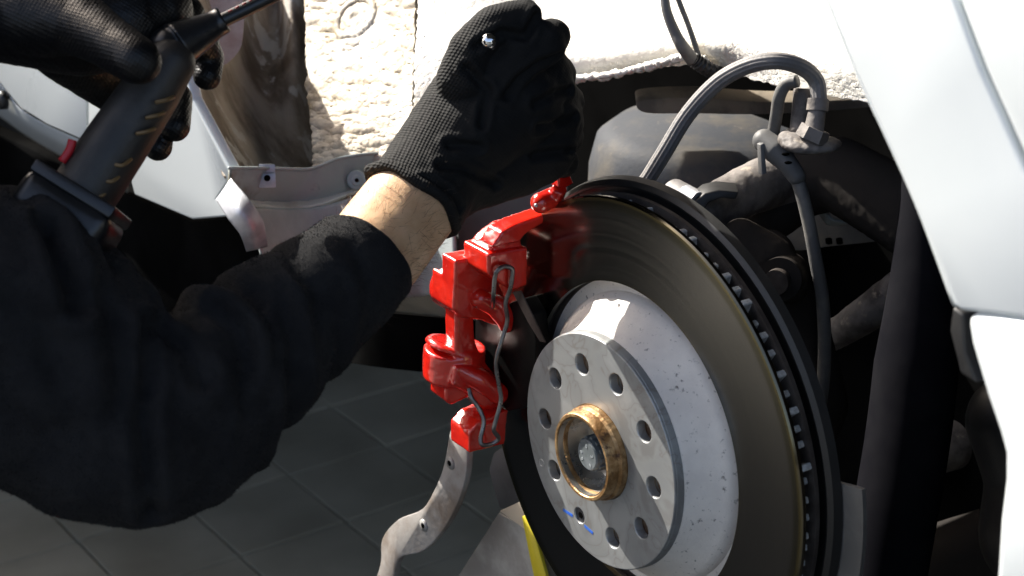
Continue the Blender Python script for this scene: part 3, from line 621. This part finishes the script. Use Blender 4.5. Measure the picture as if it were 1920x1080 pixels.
# stamped ring beside one hole
def stamp(name, x, y, R, m, parent, z=.0001, wdt=.0004):
    bm = lathe([(R, z), (R+wdt, z+.0002), (R+2*wdt, z), (R+wdt, z-.0003)], 28); bm.transform(Matrix.Translation((x, y, 0))); dl(name, bm, m, parent)
stamp('stamp_mark', *loc2(1016, 868), .0022, M('stamp_pale', (.5, .5, .5), rough=.4, metal=.5), disc)

hub = thing('wheel_hub', 'rusty hub collar and grey axle bolt in the middle of the disc', 'wheel hub', mat4=Wm.copy())
dl('flange', lathe([(.031, -.0075), (.078, -.0075), (.078, -.018), (.031, -.018)], 96), m_hole, hub)
dl('centre_collar', lathe([(.0262, .0120), (.0272, .0132), (.0290, .0132), (.0300, .0115), (.0302, .0055), (.0318, .0040), (.0322, -.0070), (.0255, -.0100), (.0255, .0060)], 128), m_hubring, hub)
dl('collar_bore', lathe([(.0260, .0126), (.0262, .0126), (.0254, .004), (.0225, -.010), (.0, -.010), (0, -.012), (.0252, -.012), (.0256, .004)], 96), m_machined, hub)
bm = lathe([(0, .0085), (.0096, .0085), (.0106, .0076), (.0106, .0064), (.0118, .0062), (.0118, -.011), (0, -.011)], 12, closed=False)
ab = dl('axle_bolt', lathe([(0, .0085), (.0096, .0085), (.0106, .0076), (.0108, .004), (0, .004)], 64, closed=False), m_bolt, hub)
bm2 = bmesh.new()
for i in range(12):
    t0 = rad(30*i)
    v = [Vector((r*math.cos(t0+d), r*math.sin(t0+d), 0)) for r, d in ((.0085, -.20), (.0122, -.10), (.0122, .10), (.0085, .20))]
    prism(bm2, [p+Vector((0, 0, .0055)) for p in v], (0, 0, -.0165))
cone(bm2, Vector((0, 0, .0056)), .0102, Vector((0, 0, -.011)), .0104, 48); dl('bolt_splines', bm2, m_bolt, hub)
cone_b = bmesh.new(); cone(cone_b, Vector((0, 0, -.0095)), .0165, Vector((0, 0, -.006)), .015, 48); dl('bolt_washer', cone_b, m_machined, hub)
# characters stamped on the bolt head
def text(ch, x, y, ang, size, z, m, parent, name='stamped_character'):
    c_ = bpy.data.curves.new('t', 'FONT'); c_.body = ch; c_.size = size; c_.extrude = .00012; c_.align_x = 'CENTER'; c_.align_y = 'CENTER'; c_.offset = .00004
    o_ = bpy.data.objects.new('t', c_); COL.objects.link(o_); dg = bpy.context.evaluated_depsgraph_get()
    me = bpy.data.meshes.new_from_object(o_.evaluated_get(dg)); bpy.data.objects.remove(o_)
    me.transform(Matrix.Translation((x, y, z)) @ Matrix.Rotation(rad(ang), 4, 'Z')); me.materials.clear()
    return link(name, me, m, parent, local=True, smooth=False)
m_st = M('stamp_light', (.6, .64, .65), rough=.4, metal=.4)
for ch, an, r_ in (('0', 95, .0062), ('3', 15, .0055), ('4', -55, .0068), ('8', 178, .0058), ('8', 222, .0066), ('6', 140, .0)):
    if r_: text(ch, r_*math.cos(rad(an)), r_*math.sin(rad(an)), an-90, .0038, .0086, m_st, ab)
# threaded inserts showing in every second hole
for k in (36, 108+36, 252-36*0+36*0, 324, 216, 180*0+72, 0)[:]:
    pass
for k in (72, 144, 216, 288, 0):
    x, y = .0587*math.cos(rad(k)), .0587*math.sin(rad(k)); bm = lathe([(.0058, -.0074), (.0077, -.0072), (.0077, -.016), (.0058, -.016)], 32); bm.transform(Matrix.Translation((x, y, 0))); dl('bolt_thread', bm, m_machined, hub)
    bm = bmesh.new(); cone(bm, Vector((x, y, -.0150)), .006, Vector((x, y, -.0140)), .006, 24); dl('thread_floor', bm, m_dark, hub)

# ================================================================== SPLASH SHIELD
sh = thing('splash_shield', 'black dust shield wrapped behind and around the rim of the disc', 'dust shield', mat4=Wm.copy())
dl('shield_lip', lathe([(.1675, -.0440), (.1690, -.0435), (.1722, -.0455), (.1738, -.0510), (.1700, -.0510), (.1690, -.0470)], 200, -75, 140), m_shield, sh)
dl('shield_plate', lathe([(.1700, -.0490), (.1730, -.0490), (.1730, -.0510), (.06, -.0515), (.06, -.0490)], 200, -75, 122), m_shield, sh)
dl('backing_plate', lathe([(.120, -.0520), (.190, -.0520), (.190, -.0550), (.120, -.0550)], 96, -80, 12), M('backing_grey', (.12, .118, .112), (.17, .165, .155), 20, rough=.5, metal=.3, bump=.1), sh)

# ================================================================== CALIPER
cal = thing('brake_caliper', 'glossy red painted brake caliper gripping the left edge of the disc', 'brake caliper', PL(900, 650, -.15))
def Lp(bm, poly, l, t): prism(bm, [PL(x, y, l) for x, y in poly], LX*-t)
# l values: outboard parts sit nearer the wheel centre line
def BC(bm, L_):
    chain(bm, [(PL(x, y, l), r) for x, y, l, r in L_])
bm = bmesh.new()
# outboard block, its raised back and the bridge over the disc edge
Lp(bm, [(917, 478), (950, 471), (986, 465), (986, 534), (961, 543), (940, 530), (917, 513)], -.104, .030)
Lp(bm, [(917, 478), (932, 458), (960, 436), (978, 430), (972, 446), (976, 462), (986, 466)], -.107, .024)
Lp(bm, [(925, 462), (942, 436), (968, 422), (1004, 409), (1036, 398), (1058, 390), (1062, 396), (1034, 408), (1004, 424), (984, 438), (972, 452)], -.101, .015)
# stepped piston housing
Lp(bm, [(855, 490), (895, 482), (921, 492), (926, 545), (890, 548), (855, 535)], -.130, .016)
Lp(bm, [(854, 527), (890, 540), (905, 540), (945, 566), (963, 590), (959, 612), (946, 616), (925, 604), (905, 598), (866, 593), (852, 580)], -.131, .028)
Lp(bm, roundpoly([(850, 540), (880, 528), (940, 560), (958, 590), (944, 612), (900, 598), (862, 592), (846, 574)], 3), -.137, .026)
Lp(bm, [(856, 520), (925, 516), (944, 556), (962, 588), (952, 612), (925, 602), (866, 590)], -.134, .02)
BC(bm, [(900, 560, -.128, .006), (930, 574, -.125, .007), (948, 592, -.122, .0075), (951, 604, -.122, .0065)])
# web, lower boss and arm
Lp(bm, [(856, 588), (886, 594), (888, 640), (900, 672), (925, 702), (946, 720), (940, 740), (905, 735), (856, 700)], -.134, .013)
cone(bm, PL(855, 645, -.152), .0198, PL(853, 652, -.152), .0214, 48); cone(bm, PL(853, 652, -.152), .0214, PL(851, 704, -.152), .0214, 48)
Lp(bm, [(856, 690), (895, 684), (925, 704), (949, 724), (950, 746), (940, 760), (922, 768), (905, 764), (892, 752), (880, 735), (850, 722)], -.130, .015)
BC(bm, [(862, 694, -.134, .0055), (900, 712, -.128, .007), (934, 738, -.124, .0068)])
Lp(bm, [(838, 722), (878, 724), (880, 741), (846, 757), (838, 750)], -.138, .020)
me = remesh(bm, .0009, 7, .5)
displace(me, lambda v: .0010+.00022*fbm(v*260, 3, 6)+.0003*fbm(v*90, 2, 7))
link('caliper_body', me, m_red, cal)
bm = bmesh.new()
Lp(bm, [(880, 812), (900, 790), (953, 767), (947, 833), (880, 850)], -.122, .025)
Lp(bm, [(905, 800), (935, 786), (938, 830), (910, 836)], -.119, .006)
me = remesh(bm, .0010, 5); displace(me, lambda v: .0002*fbm(v*260, 3, 6)); link('carrier_foot', me, m_red, cal)
bm = bmesh.new()
for x, y in ((868, 622), ): pass
cone(bm, PL(876, 702, -.1335), .0030, PL(876, 702, -.1315), .0028, 6); link('bleed_screw', bm, m_red, cal)
bm = bmesh.new()          # carrier ears showing above the shield
Lp(bm, [(1050, 326), (1066, 322), (1076, 344), (1062, 352), (1046, 352)], -.080, .010)
me = remesh(bm, .0009, 2); link('carrier_ear', me, m_red, cal)
bm = bmesh.new(); ball(bm, PL(1014, 380, -.09), .0072); cone(bm, PL(1014, 380, -.09), .007, PL(1046, 366, -.09), .007); cone(bm, PL(1040, 372, -.09), .006, PL(1050, 352, -.082), .005)
me = remesh(bm, .0009, 2); link('guide_pin_boss', me, m_red, cal)
bm = bmesh.new(); ball(bm, PL(1005, 385, -.083), .0013); link('guide_bolt', bm, m_galv, cal)
# pads and shims
pad = link('brake_pad', (lambda b: (prism(b, [PA(x, y, -.012) for x, y in [(890, 600), (900, 596), (960, 566), (978, 560), (996, 590), (1004, 640), (1002, 700), (985, 765), (950, 772), (905, 700), (890, 650)]], AX*-.013), bevel(b, .0015), b)[2])(bmesh.new()), m_pad, cal); autosmooth(pad)
plate('pad_shim', [(961, 548), (975, 545), (1000, 596), (1022, 642), (1012, 640), (990, 604)], -.006, .001, m_rim, cal, 0)
# wire spring clips
bm = bmesh.new(); K = lambda L_: [PL(x, y, l) for x, y, l in L_]
tube(bm, K([(893, 572, -.126), (921, 577, -.122), (925, 560, -.104), (928, 520, -.100), (934, 506, -.099), (945, 500, -.099), (957, 502, -.099), (961, 510, -.099), (957, 540, -.100), (948, 568, -.104), (951, 602, -.106), (940, 640, -.106), (930, 680, -.106), (936, 724, -.106), (939, 752, -.106), (928, 794, -.106), (926, 808, -.107), (935, 822, -.108), (922, 832, -.110), (905, 834, -.110), (901, 822, -.112), (907, 790, -.114), (898, 766, -.118), (884, 746, -.122), (879, 728, -.126)]), .00155, 12, 6)
link('spring_clip', bm, m_wire, cal)

# ================================================================== PLATES AND STRAPS LOW LEFT
t = thing('curved_bracket', 'curved grey steel bracket with rust stains and two bolt holes, below the caliper', 'bracket', PA(760, 1080, .02))
poly = [(846, 800), (872, 792), (876, 850), (870, 905), (850, 960), (822, 1005), (790, 1035), (750, 1046), (738, 1080), (732, 1130), (690, 1130), (712, 1060), (716, 1010), (745, 975), (790, 955), (815, 915), (832, 870)]
br = plate('strip', poly, -.01, .006, m_strip, t, .0015, True)
for x, y in ((844, 868), (794, 985)):
    bm = bmesh.new(); c = PA(x, y, -.0094); cone(bm, c-AX*.001, .0052, c+AX*.0006, .0050); k = link('washer', bm, m_alu, t)
    bm = bmesh.new(); cone(bm, c, .0022, c+AX*.001, .0022); link('bolt_hole', bm, m_dark, k)
t = thing('axle_stand_plate', 'dull grey tapering metal plate with tan corner, lower left of the disc', 'metal plate', PA(950, 1080, -.03))
plate('plate_sheet', [(934, 962), (985, 990), (1018, 1010), (1100, 1140), (820, 1140)], -.045, .004, m_alu, t, .001)
plate('corner_piece', [(936, 958), (972, 942), (1000, 1000), (980, 990)], -.040, .004, M('tan_card', (.50, .42, .32), rough=.7), t, .0006)
t = thing('grey_arm', 'short grey metal arm blade between the red caliper foot and disc', 'arm', PA(940, 900, -.04))
plate('blade', [(916, 880), (924, 850), (940, 838), (975, 830), (990, 960), (936, 954), (924, 915)], -.05, .012, M('blade_grey', (.10, .10, .105), (.15, .15, .155), 20, rough=.4, metal=.4), t, .002)
t = thing('yellow_strap', 'narrow yellow strap running down beside the lower left edge of the disc', 'strap', PA(1000, 1080, -.035))
plate('webbing', [(978, 968), (986, 968), (1004, 1010), (1040, 1140), (1014, 1140), (994, 1050)], -.036, .003, m_yellow, t, .0006)
t = thing('jack_pad', 'round black rubber pad half hidden behind the fleece sleeve and caliper', 'rubber pad', U(770, 650, 1.75))
bm = bmesh.new(); cone(bm, U(775, 690, 1.7), .058, U(785, 590, 1.7), .062, 48); bevel(bm, .012, 4, 50); autosmooth(link('pad_body', bm, m_dark, t))

# ================================================================== PERSON
def sh_(x, d): return d-.08*min(1, max(0, (x+100)/750))
def PR(L_): return [(U(x, y, d), r*d/F) for x, y, d, r in L_]
def PS(L_): return [(U(x, y, sh_(x, d)), r*sh_(x, d)/F) for x, y, d, r in L_]
def US(x, y, d): return U(x, y, sh_(x, d))
person = thing('person', 'mechanic in black fleece jacket and black work gloves reaching over the caliper', 'person', U(-350, 900, 1.05))
RA = [(-900, 700, 1.0, 500), (-420, 600, 1.0, 330), (-120, 590, 1.03, 230), (60, 660, 1.05, 200), (215, 800, 1.08, 150), (330, 770, 1.10, 130), (470, 660, 1.15, 115), (600, 560, 1.19, 100), (690, 487, 1.215, 96), (735, 430, 1.235, 94), (778, 374, 1.25, 91), (830, 310, 1.262, 80), (900, 240, 1.28, 70)]
LA = [(-900, 700, 1.0, 500), (-700, 200, 1.0, 260), (-500, -100, 1.0, 160), (-250, -20, 1.03, 110), (-60, 20, 1.05, 75), (60, 30, 1.05, 60)]
bm = bmesh.new(); chain(bm, PS(RA)); chain(bm, PR(LA))
me = remesh(bm, .0030, 6); displace(me, lambda v: .0007*fbm(v*45, 3, 12)); body = link('body', me, m_skin, person)
# jacket
J = [(-900, 700, 1.0, 560), (-420, 600, 1.0, 400), (-150, 590, 1.02, 270), (0, 610, 1.04, 252), (95, 690, 1.055, 232), (190, 775, 1.07, 205), (270, 800, 1.085, 196), (350, 760, 1.105, 182), (440, 690, 1.135, 160), (530, 615, 1.165, 140), (610, 550, 1.19, 121), (690, 481, 1.214, 106)]
JL = [(-900, 700, 1.0, 560), (-700, 200, 1.0, 300), (-500, -100, 1.0, 190), (-330, -40, 1.02, 150), (-200, 0, 1.035, 125)]
bm = bmesh.new(); chain(bm, PS(J)); chain(bm, PR(JL))
# cut the cuff square: drop the rounded end by a plane later
me = remesh(bm, .0021, 8)
cc = US(682, 492, 1.212); ad = (US(778, 374, 1.25)-US(690, 481, 1.214)).normalized()
b2 = bmesh.new(); b2.from_mesh(me)
bmesh.ops.bisect_plane(b2, geom=b2.verts[:]+b2.edges[:]+b2.faces[:], plane_co=cc, plane_no=ad, clear_outer=True)
b2.to_mesh(me); b2.free()
# folds: rings round the elbow and forearm, long soft creases on the upper arm
E0 = np.array(US(300, 780, 1.1)); Ax = np.array(ad); crs = [((215, 560), (330, 760), .004), ]
def folds(v):
    s = (v-E0) @ Ax
    q = v*1.0
    fa = np.clip(1.15-s*7, .35, 1); base = fa*(.0070*fbm(q*14, 3, 41)+.0030*fbm(q*40, 3, 44))
    lat = v-E0-np.outer(s, Ax)
    wob = .012*fbm(v*22, 2, 61)+.35*lat[:, 0]-.25*lat[:, 2]
    ring = np.sin((s+wob)*170)+.5*np.sin((s+wob*1.6)*290+1)
    amp = np.exp(-((s-.055)/.055)**2)*(.5+.5*np.clip(fbm(v*25, 2, 71)*2+.4, 0, 1))
    return base+.0050*ring*amp+.0005*fbm(v*420, 3, 81)
displace(me, folds)
# deep crease at the inner elbow
v = getv(me); n = getn(me)
def crease(v, P, wd, dp):
    out = np.zeros(len(v)); P = [np.array(p) for p in P]
    dmin = np.full(len(v), 9.)
    for a_, b_ in zip(P, P[1:]):
        ab_ = b_-a_; t_ = np.clip(((v-a_) @ ab_)/(ab_ @ ab_), 0, 1); dmin = np.minimum(dmin, np.linalg.norm(v-a_-t_[:, None]*ab_, axis=1))
    return -dp*np.exp(-(dmin/wd)**2)+.45*dp*np.exp(-((dmin-2.2*wd)/wd)**2)
def snap(x, y):
    r = np.array(RM @ ray(x, y)); o_ = np.array(CL); tt = (v-o_) @ r/(r @ r); dist = np.linalg.norm(v-o_-tt[:, None]*r, axis=1)
    k = np.where(dist < .004)[0]; return v[k[np.argmin(tt[k])]] if len(k) else np.array(U(x, y, 1.0))
off = crease(v, [snap(*p) for p in ((278, 604), (285, 640), (282, 700), (280, 790), (278, 900), (285, 980))], .0045, .006)
off += crease(v, [snap(*p) for p in ((300, 606), (345, 640), (385, 700))], .005, .005)
off += crease(v, [snap(*p) for p in ((395, 575), (440, 620), (455, 690))], .005, .0045)
off += crease(v, [snap(*p) for p in ((90, 415), (130, 480), (150, 560))], .006, .009)
off += crease(v, [snap(*p) for p in ((200, 540), (235, 640), (240, 760))], .007, .004)
off += crease(v, [snap(*p) for p in ((20, 560), (100, 620), (130, 700))], .008, .004)
setv(me, v+n*off[:, None])
jk = link('jacket', me, m_fleece, person); solid(jk, .0028, -1)
# fleece pile: short fibres over the jacket
def fibres(name, me, N, length, width, m, parent, mask=None, flat=.35, seed=1, lean=None):
    rg = np.random.default_rng(seed); V = getv(me); me.calc_loop_triangles(); T = np.array([t.vertices[:] for t in me.loop_triangles])
    A = V[T[:, 0]]; B = V[T[:, 1]]; Cx = V[T[:, 2]]; ar = np.linalg.norm(np.cross(B-A, Cx-A), axis=1)
    if mask is not None: ar = ar*mask((A+B+Cx)/3)
    k = rg.choice(len(T), N, p=ar/ar.sum()); u = rg.random((N, 2)); s = u.sum(1) > 1; u[s] = 1-u[s]
    P = A[k]+(B-A)[k]*u[:, :1]+(Cx-A)[k]*u[:, 1:]
    nn = np.cross((B-A)[k], (Cx-A)[k]); nn /= np.linalg.norm(nn, axis=1)[:, None]+1e-12
    d = nn*flat+rg.normal(size=(N, 3))*.35
    if lean is not None: d += np.array(lean)
    d /= np.linalg.norm(d, axis=1)[:, None]; Lg = length*(.5+rg.random(N))[:, None]
    sd = np.cross(d, rg.normal(size=(N, 3))); sd /= np.linalg.norm(sd, axis=1)[:, None]
    mid = P+d*Lg*.5+sd*width*.3
    cu_ = np.cross(d, sd)*Lg*.25
    vv = np.concatenate([P-sd*width, P+sd*width, mid+cu_*.4+sd*width*.7, mid+cu_*.4-sd*width*.7, P+d*Lg+cu_]); i = np.arange(N)
    me2 = bpy.data.meshes.new(name); me2.from_pydata(vv.tolist(), [], [(a_, a_+N, a_+2*N, a_+3*N) for a_ in i.tolist()]+[(a_+3*N, a_+2*N, a_+4*N) for a_ in i.tolist()])
    o_ = link(name, me2, m, parent); o_['kind'] = 'stuff'; return o_
fw = np.array(-(RM @ Vector((0, 0, -1))))
fibres('fleece_pile', me, 110000, .0011, .00013, m_fleece, person, mask=lambda c: (c[:, 0] > -.36)*1.0, flat=1.0)
fibres('arm_hair', body.data, 800, .009, .00008, m_hair, person, mask=lambda c: np.exp(-(np.linalg.norm(c-np.array(US(742, 425, 1.21)), axis=1)/.04)**2), flat=.5, seed=5, lean=np.array(ad)*.5-np.array(UPV)*.1)
# right glove
HAX = (US(900, 150, 1.27)-US(785, 365, 1.25)).normalized()
m_knit = knit('knitted_glove', HAX)
t_ = m_knit.node_tree; b_ = t_.nodes['Principled BSDF']; tc_ = nd(t_, 'ShaderNodeTexCoord'); P0_ = US(832, 260, 1.25); N_ = (US(930, 300, 1.25)-US(832, 260, 1.25)).normalized()
sv = nd(t_, 'ShaderNodeVectorMath', operation='SUBTRACT'); sv.inputs[1].default_value = P0_; t_.links.new(tc_.outputs['Object'], sv.inputs[0])
dv = nd(t_, 'ShaderNodeVectorMath', operation='DOT_PRODUCT'); dv.inputs[1].default_value = N_; t_.links.new(sv.outputs[0], dv.inputs[0])
mv = nd(t_, 'ShaderNodeMapRange', interpolation_type='SMOOTHSTEP'); mv.inputs[1].default_value = -.012; mv.inputs[2].default_value = .014; mv.inputs[3].default_value = .42; mv.inputs[4].default_value = .08; t_.links.new(dv.outputs['Value'], mv.inputs[0])
bb_ = [n_ for n_ in t_.nodes if n_.type == 'BUMP'][0]; t_.links.new(mv.outputs[0], bb_.inputs['Strength'])
xx_ = [n_ for n_ in t_.nodes if n_.type == 'MIX'][0]; fs_ = xx_.inputs[0].links[0].from_socket; ml_ = nd(t_, 'ShaderNodeMath', operation='MULTIPLY'); t_.links.new(fs_, ml_.inputs[0]); t_.links.new(mv.outputs[0], ml_.inputs[1]); t_.links.new(ml_.outputs[0], xx_.inputs[0])
m_coat = knit('coated_glove', HAX, True)
bm = bmesh.new()
for L_ in ([(788, 362, 1.25, 99), (812, 325, 1.257, 96), (850, 270, 1.265, 98), (895, 205, 1.27, 102), (930, 160, 1.275, 88)],
           [(800, 360, 1.257, 80), (870, 330, 1.27, 70), (960, 285, 1.29, 88), (1005, 230, 1.295, 92)],
           [(880, 250, 1.26, 92), (960, 190, 1.27, 96), (1000, 150, 1.28, 76)],
           [(868, 330, 1.27, 62), (930, 318, 1.28, 62), (1010, 285, 1.29, 66)],
           [(868, 150, 1.245, 52), (882, 95, 1.238, 44), (925, 48, 1.236, 39), (975, 32, 1.24, 33), (984, 28, 1.24, 31)],       # thumb
           [(925, 160, 1.25, 58), (970, 105, 1.243, 46), (1020, 78, 1.246, 42), (1034, 70, 1.25, 36)],                            # index, bent
           [(1020, 120, 1.27, 44), (1048, 140, 1.285, 33), (1050, 155, 1.32, 27), (1010, 170, 1.345, 25)],
           [(1030, 170, 1.28, 50), (1066, 190, 1.30, 31), (1064, 205, 1.33, 26), (1020, 215, 1.35, 24)],
           [(1030, 230, 1.285, 50), (1066, 255, 1.305, 30), (1060, 268, 1.33, 25), (1020, 270, 1.35, 24)],
           [(1010, 280, 1.285, 52), (1058, 303, 1.30, 28), (1050, 312, 1.33, 23), (1010, 310, 1.345, 22)]):
    chain(bm, PS(L_))
me = remesh(bm, .0013, 5); cw = US(768, 384, 1.247); wa = (US(850, 270, 1.265)-US(768, 384, 1.247)).normalized()
b2 = bmesh.new(); b2.from_mesh(me)
bmesh.ops.bisect_plane(b2, geom=b2.verts[:]+b2.edges[:]+b2.faces[:], plane_co=cw+wa*.004, plane_no=-wa, clear_outer=True)
b2.to_mesh(me); b2.free()
v = getv(me); n = getn(me); off = .0012*fbm(v*55, 3, 15)+.0003*fbm(v*300, 2, 16)
for L_ in (((1016, 34), (985, 58), (950, 66), (905, 88)), ((1056, 112), (1020, 128), (985, 150), (960, 185)), ((1078, 168), (1045, 178), (1015, 196)), ((1088, 222), (1055, 232), (1020, 246)), ((1082, 285), (1050, 284), (1012, 292)),
           ((830, 300), (880, 318), (940, 350)), ((850, 262), (905, 285)), ((800, 330), (850, 360), (872, 392)), ((880, 140), (905, 175), (915, 230))):
    off = off+crease(v, [snap(*p) for p in L_], .0024, .0030)
setv(me, v+n*off[:, None])
rg_ = link('right_glove', me, m_knit, person); solid(rg_, .0012, -1)
# rolled cuff
bm = bmesh.new(); f_ = frame(wa); cp = cw+wa*.004; rr_ = 97*1.17/F; ringp = []
for i in range(48):
    q = 2*math.pi*i/48; ringp.append(cp+f_ @ Vector((math.cos(q), math.sin(q), 0))*rr_*(1+.02*math.sin(3*q))+wa*.0012*math.sin(5*q))
ringp += ringp[:2]
tube(bm, ringp, .0036, 12, 2); me = remesh(bm, .0009, 1); displace(me, lambda v: .0005*fbm(v*250, 3, 19)); link('glove_cuff', me, m_knit, person)
# left glove
bm = bmesh.new()
for L_ in ([(-330, -30, 1.03, 130), (-120, 10, 1.04, 112), (0, 20, 1.045, 98), (80, 40, 1.045, 92), (150, 60, 1.05, 84), (225, 40, 1.06, 90), (290, 20, 1.07, 72)],
           [(60, 30, 1.035, 80), (150, 45, 1.02, 60), (205, 80, 1.0, 49), (255, 113, .985, 45), (261, 117, .985, 41)],               # thumb
           [(250, 10, 1.075, 66), (335, 35, 1.09, 52), (375, 75, 1.11, 34), (392, 110, 1.12, 28), (389, 143, 1.115, 27)],            # index
           [(120, 90, 1.06, 56), (170, 130, 1.09, 44), (260, 160, 1.13, 34), (330, 185, 1.13, 32), (328, 238, 1.115, 28)],           # middle
           [(110, 100, 1.06, 50), (170, 150, 1.10, 38), (250, 210, 1.13, 30), (300, 235, 1.13, 27), (296, 276, 1.12, 26)],           # ring
           [(100, 95, 1.06, 46), (160, 130, 1.08, 33), (195, 155, 1.10, 28), (240, 210, 1.13, 24), (262, 240, 1.13, 21)]):           # little
    chain(bm, PR(L_))
me = remesh(bm, .0012, 4); displace(me, lambda v: .0007*fbm(v*70, 3, 25)+.0002*fbm(v*320, 2, 26))
link('left_glove', me, m_coat, person)

# ================================================================== TOOLS
t = thing('cordless_ratchet', 'black long-nosed power tool with ribbed grip held in the left glove', 'power tool', U(150, 400, 1.05))
A0, A1 = U(318, 118, 1.045), U(150, 372, 1.035)
gd_ = (A1-A0).normalized(); r6 = 61*1.04/F
bm = bmesh.new(); chain(bm, [(A0, r6*.80), (A0+(A1-A0)*.2, r6*.92), (A0+(A1-A0)*.6, r6*1.0), (A1, r6*1.04)]); link('grip', remesh(bm, .0012, 3), m_grip, t)
side = (U(400, 200, 1.04)-U(300, 140, 1.04)).normalized()
m_rib = M('grip_rib', (.16, .10, .04), rough=.45)
for i, (x, y) in enumerate([(318, 184), (300, 213), (282, 243), (238, 300), (218, 330), (198, 357)]):
    c = U(x-6, y+4, 1.018); sgn = 1 if i < 3 else -1
    bm = bmesh.new(); tube(bm, [U(x-26, y+8*1, 1.0235), U(x-8, y+(4 if i < 3 else 10), 1.022), U(x+8, y-2, 1.028)], .0011, 8, 6); link('rib', bm, m_rib, t)
bm = bmesh.new(); N0, N1 = U(318, 92, 1.05), U(408, 44, 1.06)
chain(bm, [(N0, 44*1.05/F), (U(360, 70, 1.055), 36*1.055/F)]); cone(bm, U(330, 86, 1.05), 46*1.05/F, N1, 25*1.06/F); cone(bm, U(396, 50, 1.06), 27*1.06/F, U(420, 36, 1.06), 26*1.06/F)
link('head', remesh(bm, .0010, 2), m_tool, t)
bm = bmesh.new(); tube(bm, [U(410, 42, 1.06), U(480, 8, 1.065), U(620, -62, 1.075)], 14*1.06/F, 20, 6); link('extension_bar', bm, m_tool, t)
m_dash = M('red_print', (.30, .02, .02), rough=.4)
for i in range(9):
    q0, q1 = U(428+i*13, 22-i*6.6, 1.0565+i*.0009), U(435+i*13, 18.5-i*6.6, 1.057+i*.0009)
    bm = bmesh.new(); cone(bm, q0, .0005, q1, .0005, 6); link('scale_mark', bm, m_dash, t)
bm = bmesh.new(); bx = A1+gd_*.012; f_ = frame(gd_)
xs = (f_.transposed() @ (U(300, 470, 1.03)-bx)); ang = math.atan2(xs.y, xs.x)
mm = Matrix.Translation(bx) @ f_.to_4x4() @ Matrix.Rotation(ang, 4, 'Z') @ Matrix.Diagonal((.056, .044, .026, 1))
bmesh.ops.create_cube(bm, size=1, matrix=mm); bevel(bm, .008, 3)
autosmooth(link('battery_foot', bm, m_tool, t), 50)
mm = Matrix.Translation(bx-gd_*.014) @ f_.to_4x4() @ Matrix.Rotation(ang, 4, 'Z') @ Matrix.Diagonal((.052, .042, .007, 1))
bm = bmesh.new(); bmesh.ops.create_cube(bm, size=1, matrix=mm); bevel(bm, .0012, 2); autosmooth(link('metal_band', bm, m_tool, t))
bm = bmesh.new(); tube(bm, [U(136, 262, 1.025), U(130, 282, 1.025), U(116, 303, 1.025)], .0024, 10, 5); link('red_trigger_lock', bm, M('red_plastic', (.45, .01, .02), rough=.4), t)
t = thing('ratchet_handle', 'chrome ball end of a ratchet peeking between thumb and index of the right glove', 'ratchet', U(930, 180, 1.25))
bm = bmesh.new(); ball(bm, U(917, 77, 1.143), .0052); link('ball_end', bm, m_chrome, t)
bm = bmesh.new(); cone(bm, U(919, 80, 1.146), .0040, U(945, 180, 1.26), .0055); link('shaft', bm, m_chrome, t)
